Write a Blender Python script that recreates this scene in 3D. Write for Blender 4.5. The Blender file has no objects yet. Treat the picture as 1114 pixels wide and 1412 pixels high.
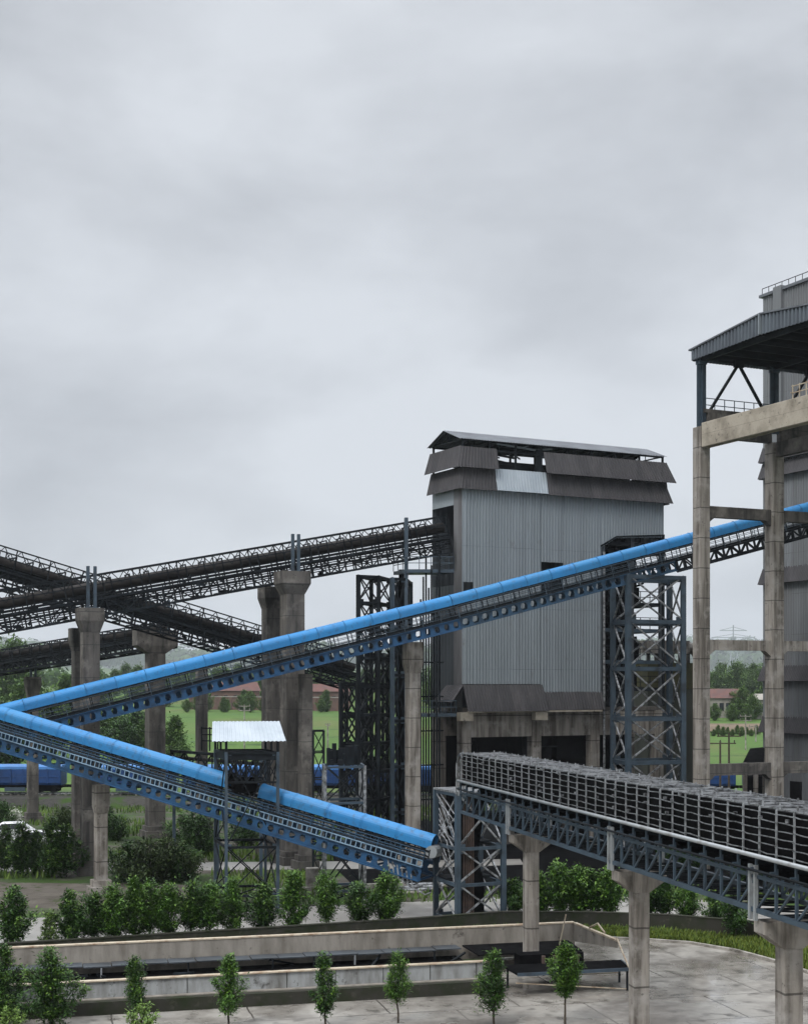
import bpy, bmesh, math, random
from mathutils import Vector as V, Matrix, noise as mnoise
random.seed(7)
R = math.radians
S = bpy.context.scene
COL = S.collection
Z = V((0, 0, 1))
EYE, F, CX, CY = 15.0, 2000.0, 557.0, 945.0      # eye height, focal length in photo pixels, horizon

def at(x, y, D):                                   # a photo pixel at a measured distance -> a point in the world
    return V(((x - CX) * D / F, D, EYE - (y - CY) * D / F))
def gx(x, D, z=0.0):
    return V(((x - CX) * D / F, D, z))

# ------------------------------------------------------------------ materials
def nd(nt, t, **kw):
    n = nt.nodes.new(t)
    for k, v in kw.items():
        if k in n.inputs: n.inputs[k].default_value = v
        else: setattr(n, k, v)
    return n
def mat(name, col, col2=None, rough=0.7, metal=0.0, scale=(1, 1, 1), ns=1.0, lo=0.4, hi=0.65, col3=None, s3=6.0, lo3=.58, hi3=.72,
        joint=0, joint_col=(.04, .04, .04), bump=0.0, island=None, spec=0.4, r2=None, jw=.025, spots=None, ik=1.0, late3=False):
    m = bpy.data.materials.new(name); m.use_nodes = True
    nt = m.node_tree; L = nt.links.new
    b = nt.nodes['Principled BSDF']
    b.inputs['Roughness'].default_value = rough; b.inputs['Metallic'].default_value = metal
    b.inputs['Specular IOR Level'].default_value = spec
    tc = nd(nt, 'ShaderNodeTexCoord')
    oi = nd(nt, 'ShaderNodeObjectInfo')
    add = nd(nt, 'ShaderNodeVectorMath', operation='MULTIPLY_ADD')
    L(oi.outputs['Random'], add.inputs[0]); add.inputs[1].default_value = (37, 53, 71); L(tc.outputs['Object'], add.inputs[2])
    cur = None
    rgb = nd(nt, 'ShaderNodeRGB'); rgb.outputs[0].default_value = (*col, 1); cur = rgb.outputs[0]
    def over(fac, c):
        nonlocal cur
        mx = nd(nt, 'ShaderNodeMix', data_type='RGBA')
        L(fac, mx.inputs[0]); L(cur, mx.inputs[6])
        if hasattr(c, 'is_output'): L(c, mx.inputs[7])
        else: mx.inputs[7].default_value = (*c, 1)
        cur = mx.outputs[2]
    if col2:
        mp = nd(nt, 'ShaderNodeMapping'); mp.inputs['Scale'].default_value = scale; L(add.outputs[0], mp.inputs[0])
        n1 = nd(nt, 'ShaderNodeTexNoise', Scale=ns, Detail=6.0, Roughness=.62); L(mp.outputs[0], n1.inputs['Vector'])
        mr = nd(nt, 'ShaderNodeMapRange'); mr.inputs[1].default_value = lo; mr.inputs[2].default_value = hi
        L(n1.outputs[0], mr.inputs[0]); over(mr.outputs[0], col2)
        if r2 is not None:
            rr = nd(nt, 'ShaderNodeMapRange'); rr.inputs[3].default_value = rough; rr.inputs[4].default_value = r2
            L(mr.outputs[0], rr.inputs[0]); L(rr.outputs[0], b.inputs['Roughness'])
    def third():
        n3 = nd(nt, 'ShaderNodeTexNoise', Scale=s3, Detail=5.0, Roughness=.6); L(add.outputs[0], n3.inputs['Vector'])
        mr3 = nd(nt, 'ShaderNodeMapRange'); mr3.inputs[1].default_value = lo3; mr3.inputs[2].default_value = hi3
        L(n3.outputs[0], mr3.inputs[0]); over(mr3.outputs[0], col3)
    if col3 and not late3: third()
    if joint:
        sp = nd(nt, 'ShaderNodeSeparateXYZ'); L(tc.outputs['Object'], sp.inputs[0])
        dv = nd(nt, 'ShaderNodeMath', operation='DIVIDE'); L(sp.outputs[2], dv.inputs[0]); dv.inputs[1].default_value = joint
        wn = nd(nt, 'ShaderNodeTexNoise', Scale=1.3); L(add.outputs[0], wn.inputs['Vector'])
        wa = nd(nt, 'ShaderNodeMath', operation='MULTIPLY_ADD'); L(wn.outputs[0], wa.inputs[0]); wa.inputs[1].default_value = .03; L(dv.outputs[0], wa.inputs[2])
        fr = nd(nt, 'ShaderNodeMath', operation='FRACT'); L(wa.outputs[0], fr.inputs[0])
        lt = nd(nt, 'ShaderNodeMath', operation='LESS_THAN'); L(fr.outputs[0], lt.inputs[0]); lt.inputs[1].default_value = jw
        mu = nd(nt, 'ShaderNodeMath', operation='MULTIPLY'); L(lt.outputs[0], mu.inputs[0]); mu.inputs[1].default_value = .7
        over(mu.outputs[0], joint_col)
    if spots:
        n5 = nd(nt, 'ShaderNodeTexNoise', Scale=spots[0], Detail=4.0, Roughness=.7); L(add.outputs[0], n5.inputs['Vector'])
        m5 = nd(nt, 'ShaderNodeMapRange'); m5.inputs[1].default_value = spots[1]; m5.inputs[2].default_value = spots[1] + .07; m5.inputs[4].default_value = .8
        L(n5.outputs[0], m5.inputs[0]); over(m5.outputs[0], spots[2])
    if island:
        g = nd(nt, 'ShaderNodeNewGeometry'); gm_ = nd(nt, 'ShaderNodeMath', operation='MULTIPLY'); L(g.outputs['Random Per Island'], gm_.inputs[0]); gm_.inputs[1].default_value = ik; over(gm_.outputs[0], island)
    if col3 and late3: third()
    if bump:
        nb = nd(nt, 'ShaderNodeTexNoise', Scale=9.0, Detail=4.0); L(add.outputs[0], nb.inputs['Vector'])
        bp_ = nd(nt, 'ShaderNodeBump', Strength=bump, Distance=.05); L(nb.outputs[0], bp_.inputs['Height']); L(bp_.outputs[0], b.inputs['Normal'])
    L(cur, b.inputs['Base Color'])
    return m

M = {}
M['concrete'] = mat('concrete', (.27, .245, .215), (.095, .083, .07), rough=.9, scale=(1.8, 1.8, .13), ns=1.2, lo=.40, hi=.62, spots=(2.6, .63, (.05, .045, .04)),
                    col3=(.33, .31, .285), s3=.8, lo3=.5, hi3=.75, joint=2.45, joint_col=(.02, .018, .016), jw=.032, bump=.25, spec=.25)
M['concrete_dark'] = mat('sooty_concrete', (.11, .10, .09), (.045, .042, .04), rough=.9, scale=(1.4, 1.4, .2), ns=1.0, lo=.42, hi=.64, spots=(2.2, .63, (.03, .028, .026)),
                         col3=(.20, .185, .165), s3=.7, lo3=.52, hi3=.75, joint=2.6, bump=.25, spec=.2)
M['concrete_beam'] = mat('beam_concrete', (.36, .32, .26), (.19, .165, .13), rough=.9, scale=(.7, .7, .7), ns=.9, lo=.42, hi=.7,
                         col3=(.07, .06, .05), s3=2.2, lo3=.62, hi3=.72, bump=.3, spec=.2, spots=(4.5, .62, (.10, .085, .07)), joint=.98, joint_col=(.14, .12, .1), jw=.03)
M['coal_steel'] = mat('coal_dusted_steel', (.0075, .0095, .0115), (.022, .029, .036), rough=.62, ns=.7, lo=.5, hi=.75, spec=.12)
M['blue_steel'] = mat('blue_grey_steel', (.038, .060, .082), (.015, .021, .028), rough=.5, ns=.9, lo=.48, hi=.72, spec=.5)
M['rack_bar'] = mat('rack_bar_steel', (.20, .21, .22), (.03, .03, .03), rough=.4, metal=.1, ns=5.0, lo=.46, hi=.62, spec=.5)
M['rack_post'] = mat('rack_post_steel', (.30, .31, .32), (.07, .07, .07), rough=.4, metal=.1, ns=4.0, lo=.46, hi=.64, spec=.5)
M['pale_steel'] = mat('galvanised_steel', (.34, .36, .37), (.16, .15, .14), rough=.35, metal=.35, ns=1.4, lo=.5, hi=.75, spec=.5)
M['rack_steel'] = mat('wet_grey_steel', (.30, .31, .32), (.06, .06, .06), rough=.32, metal=.2, ns=3.0, lo=.42, hi=.6, spec=.6)
M['pipe'] = mat('dusty_pipe', (.018, .0165, .016), (.048, .043, .040), rough=.75, ns=.8, lo=.42, hi=.7, scale=(.5, .5, 1.5), spec=.12)
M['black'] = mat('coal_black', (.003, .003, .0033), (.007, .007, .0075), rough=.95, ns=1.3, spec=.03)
M['hood'] = mat('blue_hood', (.016, .185, .44), (.028, .225, .50), rough=.48, ns=.5, lo=.4, hi=.7, island=(.022, .16, .37), ik=.8, late3=True, col3=(.03, .085, .15), s3=2.4, lo3=.54, hi3=.82, spec=.4)
M['hood2'] = mat('blue_hood_faded', (.019, .19, .44), (.018, .15, .375), rough=.5, ns=.4, lo=.4, hi=.7, island=(.028, .18, .375), ik=.8, late3=True, col3=(.035, .085, .14), s3=2.6, lo3=.53, hi3=.80, spec=.4)
M['girder'] = mat('blue_girder', (.012, .065, .15), (.008, .024, .05), rough=.55, ns=1.0, lo=.42, hi=.7, spec=.4)
M['girder_grey'] = mat('grey_blue_girder', (.020, .060, .11), (.012, .024, .04), rough=.55, ns=1.0, lo=.42, hi=.7, spec=.4)
M['ladder'] = mat('pale_blue_rail', (.20, .30, .40), (.10, .16, .22), rough=.5, ns=1.0, spec=.4)
M['zinc'] = mat('zinc_cladding', (.30, .335, .36), (.195, .218, .235), island=(.24, .27, .29), late3=True, rough=.5, metal=.25, scale=(.9, .9, .07), ns=1.0, lo=.36, hi=.72,
                col3=(.15, .14, .13), s3=.9, lo3=.62, hi3=.9, joint=5.5, joint_col=(.12, .13, .14), spec=.4, jw=.008)
M['zinc_new'] = mat('new_zinc_sheet', (.36, .40, .435), (.29, .33, .365), rough=.45, metal=.1, scale=(1, 1, .2), ns=.8, spec=.4)
M['sheet_dark'] = mat('weathered_sheet', (.075, .070, .072), (.034, .033, .036), island=(.045, .043, .046), rough=.7, scale=(1.2, 1.2, .2), ns=1.2, lo=.38, hi=.7,
                      col3=(.14, .13, .13), s3=1.2, lo3=.66, hi3=.82, spec=.3)
M['sheet_roof'] = mat('roof_sheet', (.12, .13, .145), (.06, .065, .075), rough=.6, ns=.6, lo=.4, hi=.7, spec=.35)
M['corner'] = mat('corner_sheet', (.14, .14, .145), (.075, .07, .07), rough=.55, scale=(.6, .6, .1), ns=.8)
M['panel_dark'] = mat('dark_side_panel', (.055, .065, .075), (.03, .033, .036), rough=.55, scale=(.6, .6, .1), ns=.8, lo=.4, hi=.7, spec=.4)
M['canopy_sheet'] = mat('canopy_sheet', (.115, .135, .155), (.07, .08, .095), rough=.5, scale=(1, 1, .2), ns=.7, metal=.2)
M['clad_right'] = mat('old_grey_cladding', (.20, .215, .225), (.12, .125, .13), island=(.14, .145, .15), rough=.6, scale=(.8, .8, .06), ns=1.0, lo=.36, hi=.72,
                      col3=(.22, .17, .12), s3=.3, lo3=.62, hi3=.85, joint=4.0, joint_col=(.08, .08, .08), jw=.012)
M['plaza'] = None
M['asphalt'] = mat('worn_concrete_road', (.27, .258, .24), (.17, .16, .145), rough=.6, ns=.35, lo=.35, hi=.7, col3=(.15, .14, .12), s3=.9, lo3=.6, hi3=.8, r2=.35)
M['kerb'] = mat('kerb_concrete', (.30, .28, .25), (.10, .09, .075), rough=.85, ns=1.2, lo=.4, hi=.65, spec=.2)
M['mossy'] = mat('mossy_wall', (.035, .033, .027), (.018, .024, .010), rough=.9, ns=.9, lo=.4, hi=.65, col3=(.06, .055, .045), s3=2.0, spec=.2)
M['trough'] = mat('trough_concrete', (.265, .242, .21), (.13, .115, .095), rough=.88, scale=(1.1, 1.1, .25), ns=1.2, spots=(1.9, .64, (.05, .045, .036)), lo=.4, hi=.72, col3=(.06, .05, .042), s3=1.3, lo3=.63, hi3=.74, bump=.2, spec=.25)
M['trough_grey'] = mat('trough_front', (.31, .32, .32), (.13, .125, .115), rough=.85, scale=(1.0, 1.0, .3), ns=1.2, spots=(1.6, .63, (.035, .033, .03)), lo=.42, hi=.7, col3=(.05, .045, .04), s3=1.1, lo3=.62, hi3=.72, spec=.25)
M['rust'] = mat('rusty_pipe', (.42, .36, .27), (.20, .12, .07), rough=.7, ns=2.0, lo=.45, hi=.7)
M['brown_pipe'] = mat('brown_rusted_pipe', (.08, .052, .04), (.04, .03, .026), rough=.75, ns=2.0)
M['bark'] = mat('bark', (.075, .06, .045), (.04, .033, .026), rough=.9, ns=5.0, spec=.2)
M['leaf'] = mat('leaf_green', (.016, .048, .007), island=(.080, .18, .015), rough=.5, spec=.35)
M['leaf_dark'] = mat('leaf_dark', (.010, .032, .006), island=(.044, .11, .011), rough=.5, spec=.35)
M['leaf_young_lit'] = mat('leaf_young_lit', (.035, .085, .010), island=(.12, .215, .024), rough=.5, spec=.35)  # tip leaves: young growth, with sky-lit brightness put into the colour
M['leaf_olive'] = mat('leaf_olive', (.020, .040, .010), island=(.058, .088, .020), rough=.55, spec=.3)
M['leaf_light'] = mat('leaf_light', (.05, .10, .016), island=(.15, .24, .04), rough=.5, spec=.35)
M['leaf_far'] = mat('leaf_far', (.032, .075, .014), island=(.10, .17, .032), rough=.6, spec=.2)
M['blossom'] = mat('white_blossom', (.42, .44, .36), island=(.62, .62, .56), rough=.6)
M['verge'] = mat('verge_blades', (.045, .08, .012), island=(.115, .145, .020), rough=.7, spec=.2)
M['weed'] = mat('weed_blades', (.045, .09, .016), island=(.11, .17, .03), rough=.7, spec=.2)
M['wagon'] = mat('wagon_blue', (.010, .050, .17), (.008, .03, .09), rough=.5, ns=.5, lo=.4, hi=.7, spec=.4)
M['wagon_roof'] = mat('wagon_top_blue', (.03, .15, .38), (.025, .11, .29), rough=.45, ns=.5)
M['white'] = mat('white_paint', (.74, .75, .75), (.6, .6, .6), rough=.35, ns=1.0)
M['glass'] = mat('dark_glass', (.02, .024, .028), rough=.08, spec=.6)
M['rubber'] = mat('rubber', (.02, .02, .02), rough=.8)
M['brick'] = mat('red_brick', (.13, .075, .06), (.085, .055, .048), rough=.9, ns=.3)
M['render_wall'] = mat('pale_render', (.27, .25, .22), (.20, .18, .16), rough=.9, ns=.4)
M['tile'] = mat('red_roof', (.11, .045, .035), (.075, .04, .035), rough=.8, ns=.5)
M['pylon'] = mat('hazed_pylon_steel', (.34, .37, .40), rough=.6)  # steel paled so the colour itself carries some of the haze
M['ballast'] = mat('dark_ballast', (.05, .047, .042), (.03, .03, .026), rough=.95, ns=2.0, col3=(.03, .055, .012), s3=.25, lo3=.5, hi3=.6, spec=.1)
M['furrow'] = mat('furrow', (.17, .125, .09), (.10, .085, .06), rough=.95, ns=.3, spec=.1)
M['dirt'] = mat('bare_dirt', (.13, .115, .098), (.075, .066, .055), rough=.95, ns=.45, lo=.38, hi=.66, col3=(.035, .055, .014), s3=.8, lo3=.56, hi3=.66, bump=.4, spec=.1)
M['forest'] = mat('forest_leaf', (.030, .062, .022), island=(.06, .105, .03), rough=.7, spec=.15)

def ground_mat():
    m = bpy.data.materials.new('soil_and_fields'); m.use_nodes = True
    nt = m.node_tree; L = nt.links.new; b = nt.nodes['Principled BSDF']; b.inputs['Roughness'].default_value = .9; b.inputs['Specular IOR Level'].default_value = .2
    tc = nd(nt, 'ShaderNodeTexCoord')
    def noi(sc, det=6.0): 
        n = nd(nt, 'ShaderNodeTexNoise', Scale=sc, Detail=det, Roughness=.6); L(tc.outputs['Object'], n.inputs['Vector']); return n.outputs[0]
    def rng(s, a, b_, lo=0., hi=1.):
        r = nd(nt, 'ShaderNodeMapRange'); L(s, r.inputs[0])
        for i, v in enumerate((a, b_, lo, hi)): r.inputs[i + 1].default_value = v
        return r.outputs[0]
    def mix(f, a, c):
        x = nd(nt, 'ShaderNodeMix', data_type='RGBA'); L(f, x.inputs[0])
        for i, k in ((6, a), (7, c)):
            if hasattr(k, 'is_output'): L(k, x.inputs[i])
            else: x.inputs[i].default_value = (*k, 1)
        return x.outputs[2]
    soil = mix(rng(noi(.5), .35, .7), (.048, .042, .034), (.10, .09, .075))
    soil = mix(rng(noi(.16), .44, .56), soil, (.034, .066, .012))
    soil = mix(rng(noi(.07), .55, .68), soil, (.022, .024, .018))
    fld = mix(rng(noi(.035), .35, .65), (.050, .100, .018), (.080, .140, .026))
    fld = mix(rng(noi(1.2), .45, .7), fld, (.045, .10, .016)); fld = mix(rng(noi(.018), .5, .62), fld, (.085, .105, .030)); fld = mix(rng(noi(.11), .58, .68), fld, (.030, .065, .014))
    sp = nd(nt, 'ShaderNodeSeparateXYZ'); L(tc.outputs['Object'], sp.inputs[0])
    wob = nd(nt, 'ShaderNodeMath', operation='MULTIPLY_ADD'); L(noi(.05), wob.inputs[0]); wob.inputs[1].default_value = 30; L(sp.outputs[1], wob.inputs[2])
    c = mix(rng(wob.outputs[0], 205, 225), soil, fld)
    L(c, b.inputs['Base Color'])
    nb = noi(4.0); bm_ = nd(nt, 'ShaderNodeBump', Strength=.5, Distance=.1); L(nb, bm_.inputs['Height']); L(bm_.outputs[0], b.inputs['Normal'])
    return m
M['ground'] = ground_mat()

def plaza_mat():
    m = bpy.data.materials.new('wet_slab_paving'); m.use_nodes = True
    nt = m.node_tree; L = nt.links.new; b = nt.nodes['Principled BSDF']
    tc = nd(nt, 'ShaderNodeTexCoord')
    mp = nd(nt, 'ShaderNodeMapping'); mp.inputs['Rotation'].default_value = (0, 0, R(-14)); L(tc.outputs['Object'], mp.inputs[0])
    wn = nd(nt, 'ShaderNodeTexNoise', Scale=.7, Detail=4.0); L(tc.outputs['Object'], wn.inputs['Vector'])
    wv = nd(nt, 'ShaderNodeVectorMath', operation='MULTIPLY_ADD'); L(wn.outputs['Color'], wv.inputs[0]); wv.inputs[1].default_value = (.16, .16, 0); L(mp.outputs[0], wv.inputs[2])
    br = nd(nt, 'ShaderNodeTexBrick', offset=0.5); L(wv.outputs[0], br.inputs['Vector'])
    for k, v in (('Scale', 1.0), ('Mortar Size', .045), ('Mortar Smooth', .3), ('Brick Width', 6.2), ('Row Height', 4.6), ('Bias', 0.0)): br.inputs[k].default_value = v
    br.inputs['Color1'].default_value = (.265, .246, .218, 1); br.inputs['Color2'].default_value = (.32, .30, .268, 1); br.inputs['Mortar'].default_value = (.05, .045, .038, 1)
    n1 = nd(nt, 'ShaderNodeTexNoise', Scale=.22, Detail=8.0, Roughness=.65); L(tc.outputs['Object'], n1.inputs['Vector'])
    r1 = nd(nt, 'ShaderNodeMapRange'); r1.inputs[1].default_value = .40; r1.inputs[2].default_value = .60; L(n1.outputs[0], r1.inputs[0])
    mx = nd(nt, 'ShaderNodeMix', data_type='RGBA'); L(r1.outputs[0], mx.inputs[0]); L(br.outputs['Color'], mx.inputs[6]); mx.inputs[7].default_value = (.115, .102, .088, 1)
    n2 = nd(nt, 'ShaderNodeTexNoise', Scale=1.1, Detail=6.0); L(tc.outputs['Object'], n2.inputs['Vector'])
    r2 = nd(nt, 'ShaderNodeMapRange'); r2.inputs[1].default_value = .55; r2.inputs[2].default_value = .72; L(n2.outputs[0], r2.inputs[0])
    m2 = nd(nt, 'ShaderNodeMix', data_type='RGBA'); L(r2.outputs[0], m2.inputs[0]); L(mx.outputs[2], m2.inputs[6]); m2.inputs[7].default_value = (.075, .068, .058, 1)
    L(m2.outputs[2], b.inputs['Base Color'])
    n4 = nd(nt, 'ShaderNodeTexNoise', Scale=.16, Detail=5.0, Roughness=.55); L(tc.outputs['Object'], n4.inputs['Vector'])
    r4 = nd(nt, 'ShaderNodeMapRange'); r4.inputs[1].default_value = .44; r4.inputs[2].default_value = .6; r4.inputs[3].default_value = .42; r4.inputs[4].default_value = .07
    L(n4.outputs[0], r4.inputs[0]); L(r4.outputs[0], b.inputs['Roughness'])
    return m
M['plaza'] = plaza_mat()

# ------------------------------------------------------------------ mesh helpers
ORG = {}
class MB:
    def __init__(s): s.v = []; s.f = []
    def add(s, vs, fs):
        n = len(s.v); s.v += [V(p) for p in vs]; s.f += [tuple(i + n for i in f) for f in fs]
    def bar(s, p, q, w, h=None, up=Z):
        p, q = V(p), V(q); h = h or w; d = q - p
        if d.length < 1e-6: return s
        d.normalize(); sd = d.cross(up)
        if sd.length < 1e-3: sd = d.cross(V((1, .2, 0)))
        sd.normalize(); u = sd.cross(d)
        a, b = sd * (w / 2), u * (h / 2)
        vs = [c + e for c in (p, q) for e in (-a - b, a - b, a + b, -a + b)]
        s.add(vs, [(3, 2, 1, 0), (4, 5, 6, 7), (0, 1, 5, 4), (1, 2, 6, 5), (2, 3, 7, 6), (3, 0, 4, 7)]); return s
    def box(s, c, sx, sy, sz, ang=0):                # c = centre of the bottom face
        c = V(c); ca, sa = math.cos(ang), math.sin(ang); vs = []
        for z in (0, sz):
            for x, y in ((-1, -1), (1, -1), (1, 1), (-1, 1)):
                x *= sx / 2; y *= sy / 2
                vs.append(c + V((x * ca - y * sa, x * sa + y * ca, z)))
        s.add(vs, [(3, 2, 1, 0), (4, 5, 6, 7), (0, 1, 5, 4), (1, 2, 6, 5), (2, 3, 7, 6), (3, 0, 4, 7)]); return s
    def loft(s, rings, close=True):                  # rings of equal length, outward counter-clockwise from above
        n = len(rings[0]); b = len(s.v)
        for r in rings: s.v += [V(p) for p in r]
        for k in range(len(rings) - 1):
            for i in range(n):
                j = (i + 1) % n
                s.f.append((b + k * n + i, b + k * n + j, b + (k + 1) * n + j, b + (k + 1) * n + i))
        if close:
            s.f.append(tuple(b + i for i in range(n - 1, -1, -1))); s.f.append(tuple(b + (len(rings) - 1) * n + i for i in range(n)))
        return s
    def tube(s, pts, r, n=8, cap=True):
        pts = [V(p) for p in pts]; rings = []
        for i, p in enumerate(pts):
            d = (pts[min(i + 1, len(pts) - 1)] - pts[max(i - 1, 0)]).normalized()
            a = d.cross(Z) if abs(d.z) < .95 else d.cross(V((1, 0, 0)))
            a.normalize(); u = a.cross(d); rr = r[i] if isinstance(r, (list, tuple)) else r
            rings.append([p + (a * math.cos(2 * math.pi * k / n) + u * math.sin(2 * math.pi * k / n)) * rr for k in range(n)])
        s.loft(rings, cap); return s
    def prism(s, poly, z0, z1):
        return s.loft([[V((p[0], p[1], z0)) for p in poly], [V((p[0], p[1], z1)) for p in poly]])
    def build(s, name, m, parent=None, smooth=False, bevel=0, org=None):
        me = bpy.data.meshes.new(name)
        o = V((0, 0, 0))
        if parent is not None: o = ORG.get(parent.name, o)
        if org is not None: o = V(org)
        me.from_pydata([tuple(p - o) for p in s.v], [], s.f); me.update()
        me.materials.append(M[m])
        if smooth: me.polygons.foreach_set('use_smooth', [True] * len(me.polygons))
        ob = bpy.data.objects.new(name, me); COL.objects.link(ob)
        if parent is not None: ob.parent = parent
        else: ob.location = o
        ORG[ob.name] = o
        if bevel:
            bv = ob.modifiers.new('edge', 'BEVEL'); bv.width = bevel; bv.segments = 1; bv.limit_method = 'ANGLE'; bv.angle_limit = R(40)
        return ob
def tag(o, label, cat, group=None):
    o['label'] = label; o['category'] = cat
    if group: o['group'] = group
    return o
def thing(name, label, cat, loc=(0, 0, 0), group=None):
    o = bpy.data.objects.new(name, None); COL.objects.link(o); o.location = loc; o.empty_display_size = .3
    ORG[o.name] = V(loc); return tag(o, label, cat, group)
def setting(name, mb, m, kind='structure', **k):
    o = mb.build(name, m, **k); o['kind'] = kind; return o
def dup(root, loc, label=None, group=None, rz=0.0, sc=1.0):
    r = root.copy(); COL.objects.link(r); r.location = loc; r.rotation_euler = (0, 0, rz); r.scale = (sc,) * 3 if not isinstance(sc, tuple) else sc
    if label: r['label'] = label
    if group: r['group'] = group
    for ch in root.children:
        c = ch.copy(); COL.objects.link(c); c.parent = r
        for g in ch.children:
            d = g.copy(); COL.objects.link(d); d.parent = c
    return r
def clone(o, off):                                   # the same part again on the same thing, shifted
    c = o.copy(); COL.objects.link(c); c.parent = o.parent; c.location = o.location + V(off); return c

def corr(mb, O, U, N, u0, u1, lo, hi, pitch=.32, amp=.1, sp0=0, sp1=0):
    """corrugated sheet: runs along U from u0 to u1, ridges along lo->hi; lo/hi = offset vectors (or functions of u) from O+U*u."""
    O, U, N = V(O), V(U), V(N)
    us = []; k = 0
    while u0 + k * pitch < u1 - 1e-4:
        for f, a in ((0, 0), (.34, 0), (.5, 1), (.84, 1)):
            u = u0 + (k + f) * pitch
            if u < u1 - 1e-4: us.append((u, a))
        k += 1
    us.append((u1, 0)); b = len(mb.v); fl_ = []
    nsheet = 0
    for k_, (u, a) in enumerate(us):
        t = (u - u0) / (u1 - u0); l = lo(u) if callable(lo) else lo; h = hi(u) if callable(hi) else hi
        ul = u - sp0 * (1 - t) + sp1 * t
        for rep_ in range(2 if (k_ % 16 == 0 and 0 < k_ < len(us) - 1) else 1):
            mb.v.append(O + U * ul + l + N * (a * amp)); mb.v.append(O + U * u + h + N * (a * amp)); fl_.append(rep_)
    for i in range(len(fl_) - 1):
        if fl_[i + 1] == 0: mb.f.append((b + 2 * i, b + 2 * i + 2, b + 2 * i + 3, b + 2 * i + 1))
    return mb

def lattice(mb, a0, a1, b0, b1, n, style='W', w=.1, vert=True, skip=0, rnd=None):
    a0, a1, b0, b1 = V(a0), V(a1), V(b0), V(b1)
    for i in range(n):
        t, u = i / n, (i + 1) / n
        A0, A1, B0, B1 = a0.lerp(a1, t), a0.lerp(a1, u), b0.lerp(b1, t), b0.lerp(b1, u)
        if vert: mb.bar(A0, B0, w)
        if rnd and rnd.random() < skip: continue
        if style == 'W': mb.bar(*( (A0, B1) if i % 2 else (B0, A1)), w * .8)
        elif style == 'V': Mid = B0.lerp(B1, .5); mb.bar(A0, Mid, w * .8); mb.bar(Mid, A1, w * .8)
        elif style == 'N': mb.bar(A0, B1, w * .8)
        elif style == 'M': mb.bar(B0, A1, w * .8)
        elif style == 'X': mb.bar(A0, B1, w * .8); mb.bar(B0, A1, w * .8)
    if vert: mb.bar(a1, b1, w)
    return mb

class Line3:                                          # a run of conveyor: point at distance d, a sideways (towards the camera), b up
    def __init__(s, P, Q):
        s.P, s.Q = V(P), V(Q); s.t = (s.Q - s.P).normalized(); s.L = (s.Q - s.P).length
        s.s = s.t.cross(Z).normalized()
        if s.s.y > 0 or (abs(s.s.y) < .3 and s.s.x > 0): s.s = -s.s
        s.n = s.s.cross(s.t)
        if s.n.z < 0: s.n = -s.n
    def __call__(s, d, a=0, b=0): return s.P + s.t * d + s.s * a + s.n * b
    def at_x(s, px):                                  # distance along the run at which it crosses photo column px
        k = (px - CX) / F
        return (k * s.P.y - s.P.x) / (s.t.x - k * s.t.y)

def girder(mb, ln, d0, d1, a, b0, b1, pitch=.8, hw=.3, hh=.6, th=.03, fl=.26):
    n = max(1, round((d1 - d0) / pitch)); p = (d1 - d0) / n; H = b1 - b0; cb = (b0 + b1) / 2
    for i in range(n):
        c = d0 + (i + .5) * p
        o = [(-p / 2, -H / 2), (0, -H / 2), (p / 2, -H / 2), (p / 2, 0), (p / 2, H / 2), (0, H / 2), (-p / 2, H / 2), (-p / 2, 0)]
        q = [(-hw * .6, -hh / 2), (0, -hh / 2), (hw * .6, -hh / 2), (hw, 0), (hw * .6, hh / 2), (0, hh / 2), (-hw * .6, hh / 2), (-hw, 0)]
        vs = [ln(c + x, a + e, cb + y) for e in (th / 2, -th / 2) for ring in (o, q) for x, y in ring]
        fs = []
        for k in range(8):
            j = (k + 1) % 8
            fs += [(k, j, 8 + j, 8 + k), (16 + j, 16 + k, 24 + k, 24 + j), (8 + k, 8 + j, 24 + j, 24 + k)]
        mb.add(vs, fs)
    for b in (b0, b1): mb.bar(ln(d0, a, b), ln(d1, a, b), fl, .06, up=ln.n)
    return mb

# ------------------------------------------------------------------ camera, light, sky
cam = bpy.data.cameras.new('camera'); co = bpy.data.objects.new('camera', cam); COL.objects.link(co)
co.location = (0, 0, EYE); co.rotation_euler = (R(90), 0, 0)
cam.sensor_fit = 'HORIZONTAL'; cam.sensor_width = 36; cam.lens = 36 * F / 1114; cam.shift_y = (CY - 706) / 1114
cam.clip_end = 14000; cam.clip_start = .5; S.camera = co
SUN_EL, SUN_AZ = 50, -34                              # behind the camera, a little to the left
sun = bpy.data.lights.new('sun', 'SUN'); so = bpy.data.objects.new('sun', sun); COL.objects.link(so)
sun.energy = 1.5; sun.angle = R(16); sun.color = (1, .975, .94)
sd = V((math.sin(R(SUN_AZ)) * math.cos(R(SUN_EL)), -math.cos(R(SUN_AZ)) * math.cos(R(SUN_EL)), math.sin(R(SUN_EL))))
so.rotation_euler = sd.to_track_quat('Z', 'Y').to_euler()
W = bpy.data.worlds.new('World'); S.world = W; W.use_nodes = True
nt = W.node_tree; L = nt.links.new; bg = nt.nodes['Background']
sky = nd(nt, 'ShaderNodeTexSky', sky_type='NISHITA', sun_disc=False); sky.sun_elevation = R(SUN_EL); sky.sun_rotation = R(180 - SUN_AZ)
tc = nd(nt, 'ShaderNodeTexCoord')
mp = nd(nt, 'ShaderNodeMapping'); mp.inputs['Scale'].default_value = (2.4, 2.4, 5.0); mp.inputs['Location'].default_value = (.35, .2, .55); mp.inputs['Rotation'].default_value = (0, R(-14), 0); L(tc.outputs['Generated'], mp.inputs[0])
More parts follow.
